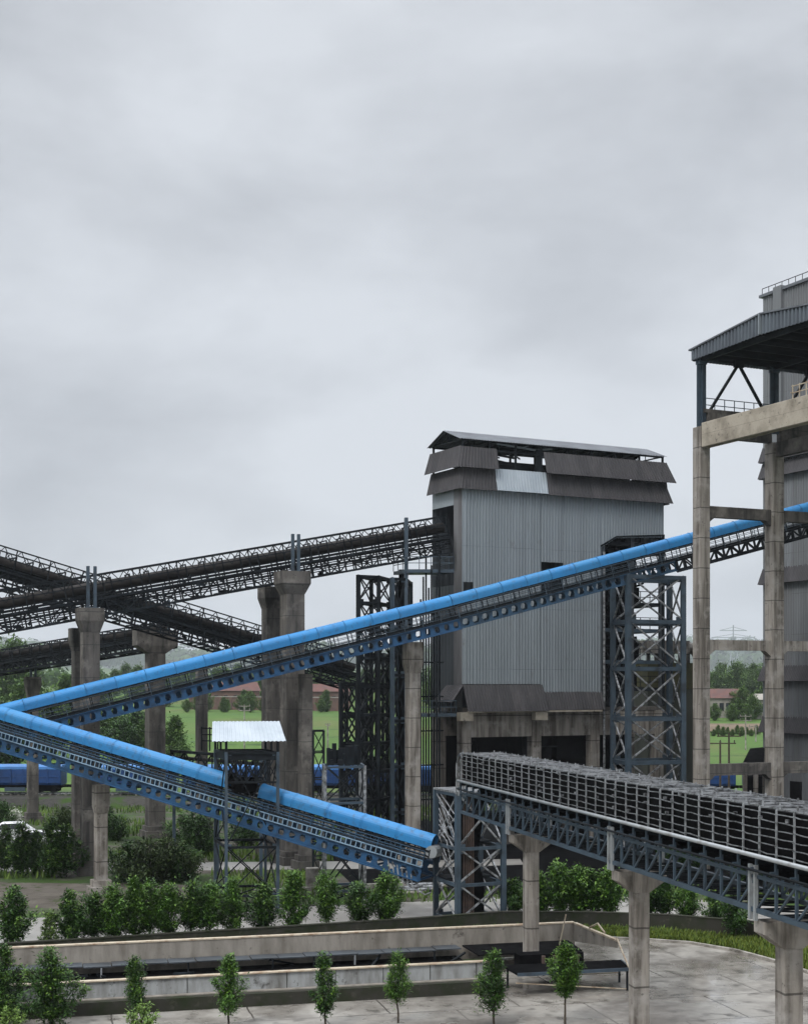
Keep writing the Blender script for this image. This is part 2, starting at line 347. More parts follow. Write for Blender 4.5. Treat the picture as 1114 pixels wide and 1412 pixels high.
n1 = nd(nt, 'ShaderNodeTexNoise', Scale=1.7, Detail=6.0, Roughness=.5, Distortion=.15); L(mp.outputs[0], n1.inputs['Vector'])
rp = nd(nt, 'ShaderNodeValToRGB'); L(n1.outputs[0], rp.inputs[0])
e = rp.color_ramp.elements; e[0].position = .34; e[0].color = (3.75, 3.93, 4.22, 1); e[1].position = .64; e[1].color = (5.65, 5.9, 6.25, 1)
sp = nd(nt, 'ShaderNodeSeparateXYZ'); L(tc.outputs['Generated'], sp.inputs[0])
zr = nd(nt, 'ShaderNodeMapRange'); L(sp.outputs[2], zr.inputs[0])
for i, v in enumerate((.43, .75, 1.0, 4.2)): zr.inputs[i + 1].default_value = v
ml = nd(nt, 'ShaderNodeVectorMath', operation='SCALE'); L(rp.outputs[0], ml.inputs[0]); L(zr.outputs[0], ml.inputs['Scale'])
mxs = nd(nt, 'ShaderNodeMix', data_type='RGBA'); mxs.inputs[0].default_value = .94; L(sky.outputs[0], mxs.inputs[6]); L(ml.outputs[0], mxs.inputs[7])
L(mxs.outputs[2], bg.inputs[0]); bg.inputs[1].default_value = .1
vs = S.view_settings; vs.view_transform = 'Standard'; vs.look = 'None'; vs.exposure = .35; vs.gamma = 1
cy = S.cycles; cy.max_bounces = 6; cy.diffuse_bounces = 3; cy.glossy_bounces = 2; cy.transmission_bounces = 2; cy.volume_bounces = 0
cy.use_denoising = True
try: cy.denoiser = 'OPENIMAGEDENOISE'
except Exception: pass

# ------------------------------------------------------------------ the setting
def sstep(a, b, x): t = min(1, max(0, (x - a) / (b - a))); return t * t * (3 - 2 * t)
def gz(x, y):
    z = 7.0 * sstep(235, 450, y) + 5 * sstep(450, 720, y)
    z += sstep(2500, 6500, y) * (95 + 120 * mnoise.noise(V((x * .0006, y * .0004, 1.7))) + 40 * mnoise.noise(V((x * .0022, y * .002, 4.0)))) 
    return z
ys = [-60, 0, 40, 80, 120, 160, 200, 230, 260, 300, 340, 380, 420, 460, 520, 600, 680, 760, 840, 920, 1000, 1080, 1160, 1240, 1330, 1450, 1600, 1750, 1900, 2050, 2200, 2350, 2500, 2700, 2900, 3200, 3600, 4000, 4400, 4800, 5200, 5600, 6000, 6400, 6800, 7200, 7700, 8300]
xs = [-3000 + 60 * i for i in range(101)]
g = MB(); n = len(xs)
for y in ys:
    for x in xs: g.v.append(V((x, y, gz(x, y))))
for j in range(len(ys) - 1):
    for i in range(n - 1): g.f.append((j * n + i, j * n + i + 1, (j + 1) * n + i + 1, (j + 1) * n + i))
setting('ground', g, 'ground', smooth=True)
def sheet(name, pts, z, m, th=.0):
    b = MB(); b.add([(p[0], p[1], z) for p in pts], [tuple(range(len(pts)))]); o = setting(name, b, m)
    if o.data.polygons[0].normal.z < 0: o.data.flip_normals()
    return o
KERB = [(9, 86.3), (12, 85.6), (14.1, 85), (16.5, 84), (18.6, 81.6), (19.9, 78.8), (21, 75.4), (23, 68), (26, 50), (27, 25)]
sheet('pavement', [(-32, 25), (27, 25)] + KERB[::-1][1:] + [(5, 79), (-32, 69)], .004, 'plaza')
k = MB()
for a, b in zip(KERB, KERB[1:]): k.bar((*a, .07), (*b, .07), .22, .16)
setting('kerb', k, 'kerb')
sheet('road', [(-32, 80), (-14, 85.2), (0, 90), (7, 92.2), (12, 92), (17, 91), (21.5, 88.4), (26, 83), (31, 74), (40, 80), (34, 92), (26, 98.5), (20, 101.5), (14, 103), (8, 102.5), (0, 100), (-14, 96), (-32, 91)], .012, 'asphalt')
sheet('service_road', [(-45, 116), (-20, 117), (0, 118.5), (10, 121), (10, 125), (-2, 123.5), (-20, 122.5), (-45, 122)], .010, 'asphalt')
sheet('ground', [(-3, 104), (34, 104), (52, 122), (44, 160), (0, 162), (-8, 132)], .006, 'black')
sheet('dirt_path', [(-40, 97), (-22, 97.5), (-14, 99), (-13, 103), (-15, 108), (-19, 110), (-24, 109.5), (-40, 111)], .008, 'dirt')
# railway bed
rb = MB(); rb.loft([[V((-140, y, z)) for y, z in ((178, 0), (181, 1.0), (189, 1.0), (192, 0))], [V((140, y - 6, z)) for y, z in ((178, 0), (181, 1.0), (189, 1.0), (192, 0))]])
setting('terrain', rb, 'ballast')

# ------------------------------------------------------------------ concrete piers
AX = R(25.2)
def pier(px, D, ztop, a, cap=None, label='', ang=AX, ztaper=.9, zcap=1.0, m='concrete_dark', plinth=True, group='concrete piers carrying the conveyors', d2=None, posts=None, name='concrete_pier'):
    base = gx(px, D); base.z = 0
    root = thing(name, label, 'pier', base, group)
    d2 = d2 or a; x, y = base.x, base.y; top = ztop - ((zcap + ztaper) if cap else 0)
    def rect(w, d, z, ch=.035):
        pts = []
        for sx, sy in ((-1, -1), (1, -1), (1, 1), (-1, 1)):
            px_, py_ = sx * w / 2, sy * d / 2
            c = [(px_, py_ - sy * ch), (px_ - sx * ch, py_)]
            if sx * sy > 0: pts += c
            else: pts += c[::-1]
        ca, sa = math.cos(ang), math.sin(ang)
        return [V((x + p * ca - q * sa, y + p * sa + q * ca, z)) for p, q in pts]
    s = MB(); s.loft([rect(a, d2, 0), rect(a, d2, top)]); s.build('shaft', m, root)
    if cap:
        c = MB(); c.loft([rect(a + .04, d2 + .04, top), rect(cap[0], cap[1], top + ztaper), rect(cap[0], cap[1], ztop)]); c.build('pier_cap', m, root)
    if plinth:
        q = MB(); q.loft([rect(a + .9, d2 + .9, 0), rect(a + .9, d2 + .9, .7)]); q.loft([rect(a + .45, d2 + .45, .702), rect(a + .45, d2 + .45, 1.15)]); q.build('footing', m, root)
    if posts:
        for dx in posts[0]:
            p = MB(); c = V((x, y, ztop)) + V((math.cos(ang), math.sin(ang), 0)) * dx + V((math.sin(ang), -math.cos(ang), 0)) * posts[3]
            p.box(c, .24, .2, posts[1], ang); p.box(c, .5, .4, .05, ang); p.build('bearing_post', posts[2], root)
    return root
pier(124, 115, 21.1, 1.30, (1.95, 1.75), 'tall sooty pier with flared cap standing on a stepped footing, left end of dark gallery', posts=((-.28, .28), 3.3, 'blue_steel', .55))
pier(111, 120, 19.7, 1.25, (1.7, 1.7), 'narrower sooty pier half hidden directly behind the tall flared pier')
pier(403, 121.6, 24.5, 1.62, (2.5, 2.3), 'tallest pale pier with wide flared cap under the dark gallery near mid picture', posts=((-.26, .26), 3.1, 'blue_steel', .8))
pier(375, 127, 23.6, 1.45, (2.0, 2.0), 'dark sooty pier tucked behind the tallest wide capped pier')
pier(214, 143, 20.4, 1.65, (4.1, 1.9), 'T-shaped pier with a wide blocky cap below the descending dark gallery', zcap=1.5, ztaper=.8, posts=((1.3,), 3.0, 'blue_steel', .3))
pier(45, 158, 15.9, 1.10, (1.6, 1.6), 'short slim pier with flared cap beside the blue railway wagon', posts=((-.25, .25), 2.6, 'blue_steel', .3), ztaper=1.1)
pier(278, 152, 18.0, 1.05, None, 'slim capless pier rising from the green field behind the tin roofed shelter')
pier(569, 121.4, 18.6, 1.0, (1.35, 1.3), 'pale slim pier with a block cap under the rising blue conveyor', m='concrete', zcap=1.8, ztaper=.8)
pier(421, 118.3, 15.9, .95, None, 'square stained pier hard against the tallest pier, below the blue conveyor', m='concrete_dark')
pier(139, 103.2, 7.9, .82, (1.05, 1.05), 'short pier with broken face carrying the descending blue conveyor', m='concrete', zcap=1.5, ztaper=.5)

# ------------------------------------------------------------------ blue hooded conveyors
def hood(mb, ln, d0, d1, r=.5, skirt=.4, sec=2.35):
    n = max(1, round((d1 - d0) / sec)); prof = [(-r, -skirt)] + [(-r * math.cos(math.pi * k / 12), r * math.sin(math.pi * k / 12)) for k in range(13)] + [(r, -skirt)]
    for i in range(n):
        a0, a1 = d0 + (d1 - d0) * i / n, d0 + (d1 - d0) * (i + 1) / n - .03
        j = random.uniform(-.008, .008)
        rings = []
        for d, sc in ((a0, 1.0), (a0, 1.06), (a0 + .09, 1.06), (a0 + .07, 1.0), (a1, 1.0)):
            rings.append([ln(d, x * sc, y * sc + j) for x, y in prof])
        b = len(mb.v); m_ = len(prof)
        for rg in rings: mb.v += rg
        for k in range(len(rings) - 1):
            for q in range(m_ - 1): mb.f.append((b + k * m_ + q, b + k * m_ + q + 1, b + (k + 1) * m_ + q + 1, b + (k + 1) * m_ + q))
    return mb
def blue_run(root, ln, d0, d1, gap, gh, ladder=False, gird=True, hoods=None, gm='girder', hm='hood', hole=(.28, .55), pitch=.8, dark_from=None, sides=(1, -1)):
    for i, (h0, h1) in enumerate(hoods or [(d0, d1)]):
        hood(MB(), ln, h0, h1).build('hood', hm, root, smooth=False)
    b = MB(); b.bar(ln(d0, 0, -.42), ln(d1, 0, -.42), .85, .05, up=ln.n); b.bar(ln(d0, 0, -gap + .28), ln(d1, 0, -gap + .28), .85, .04, up=ln.n); b.build('belt', 'black', root)
    for s in (1, -1):
        st = MB(); st.bar(ln(d0, .58 * s, -.56), ln(d1, .58 * s, -.56), .1, .14, up=ln.n); st.bar(ln(d0, .6 * s, -gap + .12), ln(d1, .6 * s, -gap + .12), .08, .1, up=ln.n)
        n = int((d1 - d0) / 1.5)
        for i in range(n + 1):
            d = d0 + (d1 - d0) * i / n
            st.bar(ln(d, .58 * s, -gap), ln(d, .58 * s, -.42), .07, .07, up=ln.t)
        st.build('stringer', 'coal_steel', root)
    idl = MB(); idl.bar(ln(d0 + .6, -.6, -.5), ln(d0 + .6, .6, -.5), .1); o = idl.build('idler', 'coal_steel', root)
    n = min(70, int((d1 - d0 - 1.2) / 1.0))
    for i in range(1, n): clone(o, ln.t * ((d1 - d0 - 1.2) * i / n))
    # walkways with handrails
    for s in sides:
        w = MB(); w.bar(ln(d0, s * 1.12, -gap + .02), ln(d1, s * 1.12, -gap + .02), .62, .05, up=ln.n)
        wk = w.build('walkway', 'coal_steel', root)
        h = MB(); n = int((d1 - d0) / 1.6)
        top = min(1.02, gap - .45)
        for i in range(n + 1):
            d = d0 + (d1 - d0) * i / n
            h.bar(ln(d, s * 1.42, -gap), ln(d, s * 1.42, -gap + top), .05)
        for f in (1.0, .62, .3): h.bar(ln(d0, s * 1.42, -gap + top * f), ln(d1, s * 1.42, -gap + top * f), .045)
        h.build('handrail', 'blue_steel' if not ladder else 'girder_grey', wk)
    gt = -gap - .05
    if ladder:
        for s in (1, -1):
            ld = MB()
            for b_ in (gt, gt - .42): ld.bar(ln(d0, s * 1.46, b_), ln(d1, s * 1.46, b_), .07, .06, up=ln.n)
            n = int((d1 - d0) / .36)
            for i in range(n + 1): ld.bar(ln(d0 + (d1 - d0) * i / n, s * 1.46, gt), ln(d0 + (d1 - d0) * i / n, s * 1.46, gt - .42), .06, .06)
            ld.build('ladder_tray', 'ladder', root)
        gt -= .46
    de = dark_from if dark_from is not None else d1
    if gird:
        for s in (1, -1):
            girder(MB(), ln, d0, de, s * 1.3, gt - gh, gt, pitch, hole[0], hole[1]).build('girder', gm, root)
    cb = MB(); n = int((de - d0) / 1.6)
    for i in range(n + 1):
        d = d0 + (de - d0) * i / n
        cb.bar(ln(d, -1.3, gt - gh + .1), ln(d, 1.3, gt - gh + .1), .12); 
        if i < n: cb.bar(ln(d, -1.3, gt - gh + .1), ln(d + (de - d0) / n, 1.3, gt - gh + .1), .07)
    cb.build('cross_bracing', gm, root)
    if dark_from is not None:
        for s in (1, -1):
            t = MB()
            for b_ in (gt, gt - gh - .1): t.bar(ln(de, s * 1.3, b_), ln(d1, s * 1.3, b_), .16)
            lattice(t, ln(de, s * 1.3, gt), ln(d1, s * 1.3, gt), ln(de, s * 1.3, gt - gh - .1), ln(d1, s * 1.3, gt - gh - .1), int((d1 - de) / .8), 'W', .14)
            t.build('side_truss', 'coal_steel', root)

P0, P1, P2 = at(0, 981, 110), at(620, 829, 121.6), at(1114, 700, 133)
u1, u2 = Line3(P0, P1), Line3(P1, P2)
up = thing('blue_conveyor', 'bright blue hooded conveyor climbing to the right past the grey tower', 'conveyor', (P0.x, P0.y, 0))
l0 = u1.at_x(-190)
blue_run(up, u1, l0, u1.L, 1.55, .85, hoods=[(l0, u1.L)], pitch=.85, hole=(.24, .52))
blue_run(up, u2, .02, u2.L + 6, 1.5, .85, gm='girder_grey', hm='hood2', pitch=.92, hole=(.33, .58), dark_from=u2.at_x(915))
Q0, Q1 = at(0, 983, 106), at(600, 1162, 92)
lw = Line3(Q0, Q1)
lo_ = thing('blue_conveyor', 'bright blue hooded conveyor running down to the steel transfer tower', 'conveyor', (Q1.x, Q1.y, 0))
blue_run(lo_, lw, lw.at_x(-190), lw.L, 1.0, .9, ladder=True, hm='hood2',
         hoods=[(lw.at_x(-190), lw.at_x(318)), (lw.at_x(362), lw.L)], hole=(.24, .45), pitch=.82)
fl = MB()
for d in (318, 341): 
    dd = lw.at_x(d); fl.bar(lw(dd, -.6, .2), lw(dd, .6, .2), .25, .7, up=lw.n)
fl.box(lw(lw.at_x(341), 0, -.4), 1.5, 1.0, .7, 0); fl.tube([lw(lw.at_x(330), -.6, .1), lw(lw.at_x(330), .6, .1)], .35, 12)
fl.build('drive_unit', 'black', lo_)
en = MB(); en.tube([lw(lw.L + .1, -.6, -.55), lw(lw.L + .1, .6, -.55)], .4, 14); en.build('tail_pulley', 'pale_steel', lo_)
cl = MB()
for i in range(6):
    a = lw(lw.L - 2.4 + .35 * i, 1.3, -1.6 - .1 * i); cl.tube([a, a + V((.1, -.1, -.9)), a + V((.9, -.1, -1.3)), a + V((1.3, .3, -1.2))], .05, 6)
cl.build('hose_bundle', 'rack_steel', lo_)

# ------------------------------------------------------------------ dark open pipe galleries
def gallery(label, P, Q, top=1.95, bot=1.35, half=1.15, x0=None, pipe_r=.48, seed=1, panel=1.55):
    ln = Line3(P, Q); rnd = random.Random(seed); d0, d1 = 0, ln.L
    root = thing('conveyor_gallery', label, 'conveyor', (V(P).x, V(P).y, 0), 'dark pipe conveyor galleries')
    p = MB(); n = int((d1) / 3.1)
    p.tube([ln(d0, .1, .95), ln(d1, .1, .95)], pipe_r, 18)
    pp = p.build('conveyor_pipe', 'pipe', root, smooth=True)
    for s in (1, -1):
        t = MB(); np_ = int((d1 - d0) / panel)
        for b_, w in ((top, .11), (0, .2), (-bot, .17)): t.bar(ln(d0, s * half, b_), ln(d1, s * half, b_), w, w, up=ln.n)
        t.bar(ln(d0, s * half, .5), ln(d1, s * half, .5), .06)
        lattice(t, ln(d0, s * half, 0), ln(d1, s * half, 0), ln(d0, s * half, top), ln(d1, s * half, top), np_ // 2, 'none', .09)
        lattice(t, ln(d0, s * half, .95), ln(d1, s * half, .95), ln(d0, s * half, top), ln(d1, s * half, top), np_, 'V', .075, vert=False)
        lattice(t, ln(d0, s * half, -bot), ln(d1, s * half, -bot), ln(d0, s * half, 0), ln(d1, s * half, 0), np_, 'W', .12)
        t.build('side_truss', 'coal_steel', root)
    dk = MB(); n = int((d1 - d0) / .75)
    for i in range(n):
        d = d0 + (i + .5) * (d1 - d0) / n
        dk.bar(ln(d, -half, -.08), ln(d, half, -.08), .22, .12, up=ln.n)
        if rnd.random() < .75: dk.bar(ln(d, -half, -bot + .1), ln(d, half, -bot + .1), .12, .1, up=ln.n)
    for a in (-.9, -.3, .3, .85): dk.bar(ln(d0, a, -.16), ln(d1, a, -.16), .2, .1, up=ln.n)
    dk.build('deck', 'coal_steel', root)
    ct = MB(); ct.bar(ln(d0, half - .25, .22), ln(d1, half - .25, .22), .35, .12, up=ln.n); ct.bar(ln(d0, -half + .3, .3), ln(d1, -half + .3, .3), .4, .2, up=ln.n)
    ct.bar(ln(d0, half - .2, -.55), ln(d1, half - .2, -.55), .2, .16, up=ln.n); ct.build('cable_tray', 'coal_steel', root)
    cl = MB()
    for a, b_ in ((half - .1, -.35), (half - .15, -.95), (-half + .1, -.6), (.2, -.75), (half, .28), (half, 1.15)): cl.bar(ln(d0, a, b_), ln(d1, a, b_), .09, .09, up=ln.n)
    for i in range(int(d1 * 1.6)):
        d = rnd.uniform(.5, d1 - 1.5); a = rnd.choice((half, half - .1, -half + .1)); b_ = rnd.uniform(-bot, .4)
        cl.bar(ln(d, a, b_), ln(d + rnd.uniform(.2, 1.0), a, b_ + rnd.uniform(-.25, .25)), rnd.uniform(.06, .2), rnd.uniform(.05, .25), up=ln.n)
    for i in range(int(d1 / 1.3)):
        d = (i + .5) * 1.3; cl.bar(ln(d, half - .05, -bot), ln(d, half - .05, .3), .08)
    cl.build('cable_run', 'coal_steel', root)
    fr = MB()
    for q0, q1 in (((-.72, 0), (-.72, 1.6)), ((.82, 0), (.82, 1.6)), ((-.72, 1.55), (.82, 1.55)), ((-.72, .3), (.82, .3))):
        fr.bar(ln(.4, q0[0], q0[1]), ln(.4, q1[0], q1[1]), .1, .1, up=ln.t)
    o = fr.build('roller_frame', 'coal_steel', root); n = min(95, int((d1 - .8) / 1.55))
    for i in range(1, n): clone(o, ln.t * ((d1 - .8) * i / n))
    return root, ln
def inv(a, b, xa, xb, x): return 1 / (1 / a + (1 / b - 1 / a) * (x - xa) / (xb - xa))
Dm = lambda x: inv(117.5, 124.5, 125, 405, x)
ym = lambda x: 850 - .1754 * x
g1, lm = gallery('dark pipe gallery climbing rightward into the side of the grey tower', at(-250, ym(-250), Dm(-250)), at(612, ym(612), Dm(612)), seed=3)
g2, ld_ = gallery('dark pipe gallery sloping down from the upper left behind the climbing one', at(-190, 733, 120.3), at(484, 933, 152), top=2.1, pipe_r=.43, seed=5)
g3, lt_ = gallery('farthest dark pipe gallery, low behind the sooty piers on the left', at(-190, 949, 173.5), at(232, 879, 145.5), top=1.5, bot=1.0, seed=9)
# curled broken sheet at the head of the sloping gallery is left as bare truss ends

# ------------------------------------------------------------------ lattice towers
def xypx(x, D): return gx(x, D)
def tower(name, label, cs, levels, leg=.3, m='blue_steel', brace='X', bm=None, br=.11, beam=.22, group=None, z0=0, faces=(0, 1, 2, 3), cat='tower', legm=None):
    c = sum((V((p.x, p.y, 0)) for p in cs), V()) / 4
    root = thing(name, label, cat, c, group); zt = levels[-1]
    for i, p in enumerate(cs):
        d = V((cs[(i + 1) % 4].x - p.x, cs[(i + 1) % 4].y - p.y, 0)).normalized()
        b = MB(); b.bar(V((p.x, p.y, z0)), V((p.x, p.y, zt)), leg, leg, up=d)
        b.bar(V((p.x, p.y, z0)), V((p.x, p.y, z0 + .06)), leg * 2, leg * 2, up=d)
        e = V((cs[(i + 3) % 4].x - p.x, cs[(i + 3) % 4].y - p.y, 0)).normalized()
        for z in levels:
            for w_ in (d, e): b.bar(V((p.x, p.y, z - leg * 1.3)) + w_ * leg * .9, V((p.x, p.y, min(zt, z + leg * .7))) + w_ * leg * .9, leg * .12, leg * 1.7, up=w_)
        b.build('leg', legm or m, root)
    for z in levels:
        b = MB()
        for i in range(4): b.bar(V((cs[i].x, cs[i].y, z - beam / 2)), V((cs[(i + 1) % 4].x, cs[(i + 1) % 4].y, z - beam / 2)), beam * .8, beam)
        b.build('ring_beam', m, root)
    zs = [z0] + list(levels)
    for i in faces:
        b = MB(); p, q = cs[i], cs[(i + 1) % 4]
        for a, c_ in zip(zs, zs[1:]):
            A0, A1, B0, B1 = V((p.x, p.y, a)), V((q.x, q.y, a)), V((p.x, p.y, c_)), V((q.x, q.y, c_))
            if brace == 'X': b.bar(A0, B1, br); b.bar(A1, B0, br)
            elif brace == 'K': mid = B0.lerp(B1, .5); b.bar(A0, mid, br); b.bar(A1, mid, br)
            elif brace == 'N': b.bar(A0, B1, br)
        b.build('cross_brace', bm or m, root)
    return root
# under the climbing blue conveyor, right of the grey tower
T1 = [gx(866, 125.5), gx(942, 127.6), gx(923, 132), gx(845, 130)]
t1 = tower('steel_tower', 'open blue grey steel tower with X bracing right of the grey cladded building', T1, (4.2, 8.4, 12.2, 16.6, 20.7, 24.6), leg=.42, brace='X', br=.13, beam=.34, bm='rack_steel')
# the transfer tower at the foot of the trestle gallery
T2 = [gx(631, 89.5), gx(694, 90.8), V((4.96, 94.6, 0)), gx(601, 93)]
t2 = tower('transfer_tower', 'low steel transfer tower where the blue conveyor meets the pipe rack gallery', T2, (.4, 2.7, 4.95, 8.3), leg=.3, brace='X', br=.10, beam=.2, bm='rack_steel')
pl = MB()
c2 = sum((p for p in T2), V()) / 4
pl.add([V((c2.x + (p.x - c2.x) * 1.08, c2.y + (p.y - c2.y) * 1.08, z)) for z in (8.31, 8.42) for p in T2], [(3, 2, 1, 0), (4, 5, 6, 7), (0, 1, 5, 4), (1, 2, 6, 5), (2, 3, 7, 6), (3, 0, 4, 7)])
pl.build('top_platform', 'rack_steel', t2)
ch = MB(); ch.loft([[c2 + V((sx * w, sy * w, z)) for sx, sy in ((-1, -1), (1, -1), (1, 1), (-1, 1))] for z, w in ((.2, .9), (2.6, .9), (4.2, .5), (8.2, 1.05))]); ch.build('chute', 'black', t2)
cp = MB()
for i in range(5):
    b0 = T2[0].lerp(T2[1], .12 + .05 * i) + V((.05, .35, 0)); cp.tube([b0 + V((0, 0, .1)), b0 + V((0, 0, 8.2))], .07, 6)
cp.build('riser_pipe', 'brown_pipe', t2)
cb = MB(); rr = random.Random(4)
for i in range(9):
    z = 8.2 - i * .35; a = T2[3].lerp(T2[0], .15); b_ = T2[3].lerp(T2[0], .85)
    cb.tube([a + V((0, 0, z)), a.lerp(b_, .5) + V((0, -.2, z - rr.uniform(.3, 1.4))), b_ + V((0, 0, z - rr.uniform(1, 3)))], .035, 5)
cb.build('hanging_cable', 'rack_steel', t2)
for z in (2.75, 5.0):
    fl = MB(); fl.add([V((p.x, p.y, z + e)) for e in (0, .08) for p in (T2[2], T2[3], T2[3].lerp(T2[0], .5), T2[2].lerp(T2[1], .5))], [(3, 2, 1, 0), (4, 5, 6, 7), (0, 1, 5, 4), (1, 2, 6, 5), (2, 3, 7, 6), (3, 0, 4, 7)]); fl.build('floor_plate', 'coal_steel', t2)

# shelter tower with the tin roof
T3 = [gx(312, 95.2), gx(383, 95.6), gx(366, 100.2), gx(297, 99.8)]
t3 = tower('shelter_tower', 'steel tower with a pale tin gable roof straddling the descending blue conveyor', T3, (1.2, 4.4, 10.6), leg=.2, brace='X', br=.08, beam=.16, legm='blue_steel', m='coal_steel')
rf = MB()
c3 = sum(T3, V()) / 4; e0, e1 = T3[0].lerp(T3[3], .5), T3[1].lerp(T3[2], .5); ux_ = (e1 - e0).normalized(); vy = V((-ux_.y, ux_.x, 0))
for s in (-1, 1):
    r0 = e0 - ux_ * .55 + V((0, 0, 12.55)); 
    corr(rf, r0, ux_, Z, 0, (e1 - e0).length + 1.1, vy * s * 2.6 + V((0, 0, -1.25)), V((0, 0, 0)), .25, .03, sp1=.35 if s < 0 else 0)
rf.build('tin_roof', 'zinc_new', t3)
sp_ = MB()
for p in T3: sp_.bar(V((p.x, p.y, 10.6)), V((p.x, p.y, 11.3)), .16)
sp_.bar(V((e0.x, e0.y, 10.6)), V((e0.x, e0.y, 12.18)), .14); sp_.bar(V((e1.x, e1.y, 10.6)), V((e1.x, e1.y, 12.18)), .14); sp_.bar(V((e0.x, e0.y, 12.2)), V((e1.x, e1.y, 12.2)), .14)
for p, q in ((T3[0], T3[3]), (T3[1], T3[2])):
    m_ = p.lerp(q, .5); sp_.bar(V((p.x, p.y, 11.2)), V((m_.x, m_.y, 12.18)), .12); sp_.bar(V((q.x, q.y, 11.2)), V((m_.x, m_.y, 12.18)), .12)
sp_.build('roof_frame', 'coal_steel', t3)
ck = MB(); ck.add([V((p.x, p.y, z)) for z in (10.05, 10.5) for p in T3], [(3, 2, 1, 0), (4, 5, 6, 7), (0, 1, 5, 4), (1, 2, 6, 5), (2, 3, 7, 6), (3, 0, 4, 7)]); ck.build('deck', 'coal_steel', t3)
for i in (0, 2):
    hb = MB(); p, q = T3[i], T3[i + 1]
    lattice(hb, V((p.x, p.y, 8.6)), V((q.x, q.y, 8.6)), V((p.x, p.y, 10.0)), V((q.x, q.y, 10.0)), 5, 'X', .09); hb.bar(V((p.x, p.y, 8.6)), V((q.x, q.y, 8.6)), .14)
    hb.build('truss_beam', 'coal_steel', t3)

# dark pipe bridge behind the shelter tower
pb = thing('pipe_bridge', 'dark low lattice pipe bridge running from the T-shaped pier to the shelter tower', 'bridge', gx(300, 118))
for dd in (0, 2.0):
    a, b = at(236, 1036, 117 + dd), at(372, 1046, 111 + dd); a2, b2 = a - V((0, 0, 1.75)), b - V((0, 0, 1.75)); t = MB()
    t.bar(a, b, .22); t.bar(a2, b2, .18); lattice(t, a2, b2, a, b, 7, 'X', .12); t.build('side_truss', 'coal_steel', pb)
t = MB()
for i in range(4): t.tube([at(236, 1036, 117.5 + .4 * i) - V((0, 0, .5)), at(372, 1046, 111.5 + .4 * i) - V((0, 0, .5))], .14, 8)
t.build('pipe_run', 'pipe', pb)
t = MB(); a = at(240, 1036, 118)
for x, D in ((240, 118), (300, 115), (360, 113)):
    p = at(x, 1042, D); t.bar(V((p.x, p.y, 0)), V((p.x, p.y, p.z)), .25)
t.build('support_leg', 'blue_steel', pb)
t = MB(); a, b = at(278, 1030, 116), at(312, 1032, 115)
for f in (0, .33, .66, 1): p = a.lerp(b, f); t.bar(p - V((0, 0, .3)), p + V((0, 0, 1.6)), .12)
for z in (.5, 1.0, 1.5): t.bar(a + V((0, 0, z)), b + V((0, 0, z)), .09)
t.build('handrail', 'coal_steel', pb)

# pale square frame left of the dark lattices
T4 = [gx(448, 100), gx(503, 101), gx(497, 104.5), gx(446, 103.5)]
t4 = tower('steel_frame_tower', 'small grey square frame tower with X braces behind the descending blue conveyor', T4, (.8, 4.3, 6.9, 9.4), leg=.2, brace='X', br=.08, beam=.17, m='blue_steel', legm='rack_steel', bm='coal_steel')
t = MB()
for i in range(14):
    p = T4[0].lerp(T4[1], random.random()).lerp(T4[3].lerp(T4[2], random.random()), random.random()); t.box(V((p.x, p.y, 9.42)), random.uniform(.2, .5), random.uniform(.2, .5), random.uniform(.3, 1.5), random.random())
t.build('valve_gear', 'coal_steel', t4)
T5 = [gx(432, 108), gx(447, 108.5), gx(446, 111), gx(431, 110.5)]
tower('stair_tower', 'thin rusty scaffold stair tower beside the tallest concrete pier', T5, (2, 4, 6, 8, 10, 11.6), leg=.1, brace='N', br=.06, beam=.09, m='coal_steel')

# dark lattice towers left of the grey building
T6 = [gx(494, 126), gx(522, 127), gx(540, 131), gx(512, 130)]
tower('lattice_tower', 'dark lattice tower holding up the climbing pipe gallery beside the grey building', T6, (2.5, 5, 7.5, 10, 12.5, 15, 17.5, 20, 22.3, 24.6), leg=.3, brace='X', br=.1, beam=.25, m='coal_steel', group='dark lattice towers')
T7 = [gx(541, 126.5), gx(560, 127.2), gx(566, 132), gx(548, 131)]
t7 = tower('lattice_tower', 'narrow dark lattice tower with a solid pipe chute and one post rising past the gallery', T7, (4, 8, 12, 16, 20, 24.4), leg=.3, brace='X', br=.14, beam=.25, m='coal_steel', group='dark lattice towers', legm='blue_steel')
c7 = sum(T7, V()) / 4; t = MB(); t.bar(V((T7[1].x, T7[1].y, 24.4)), V((T7[1].x, T7[1].y, 29.7)), .34, .3); t.build('leg', 'blue_steel', t7); t = MB(); t.box(c7 + V((0, 0, 0)), .4, .4, 25.3, AX); t.build('chute', 'black', t7)
T8 = [gx(470, 148), gx(492, 149), gx(500, 153), gx(478, 152)]
tower('lattice_tower', 'dark lattice tower under the lower end of the sloping pipe gallery', T8, (3, 6, 9, 12, 15.3), leg=.34, brace='X', br=.15, beam=.22, m='coal_steel', group='dark lattice towers')
T9 = [gx(505, 134), gx(528, 135), gx(534, 139), gx(511, 138)]
t9 = tower('lattice_tower', 'squat dark lattice tower crowded behind the pale slim pier', T9, (4, 8, 12, 15, 18), leg=.28, brace='K', br=.11, beam=.25, m='coal_steel', group='dark lattice towers')
c9 = sum(T9, V()) / 4; t = MB(); t.box(c9, .3, .3, 18.2, AX); t.build('chute', 'black', t9)
cr = thing('conduit_rack', 'bundle of tall dark vertical conduits against the left side of the grey building', 'conduits', gx(594, 126))
for i in range(8):
    t = MB(); p = gx(580 + 3.7 * i, 126.5 + (i % 3) * .5); t.tube([p, V((p.x, p.y, 22.5 + (i * 37 % 5)))], .09, 6); t.build('conduit', 'coal_steel', cr)
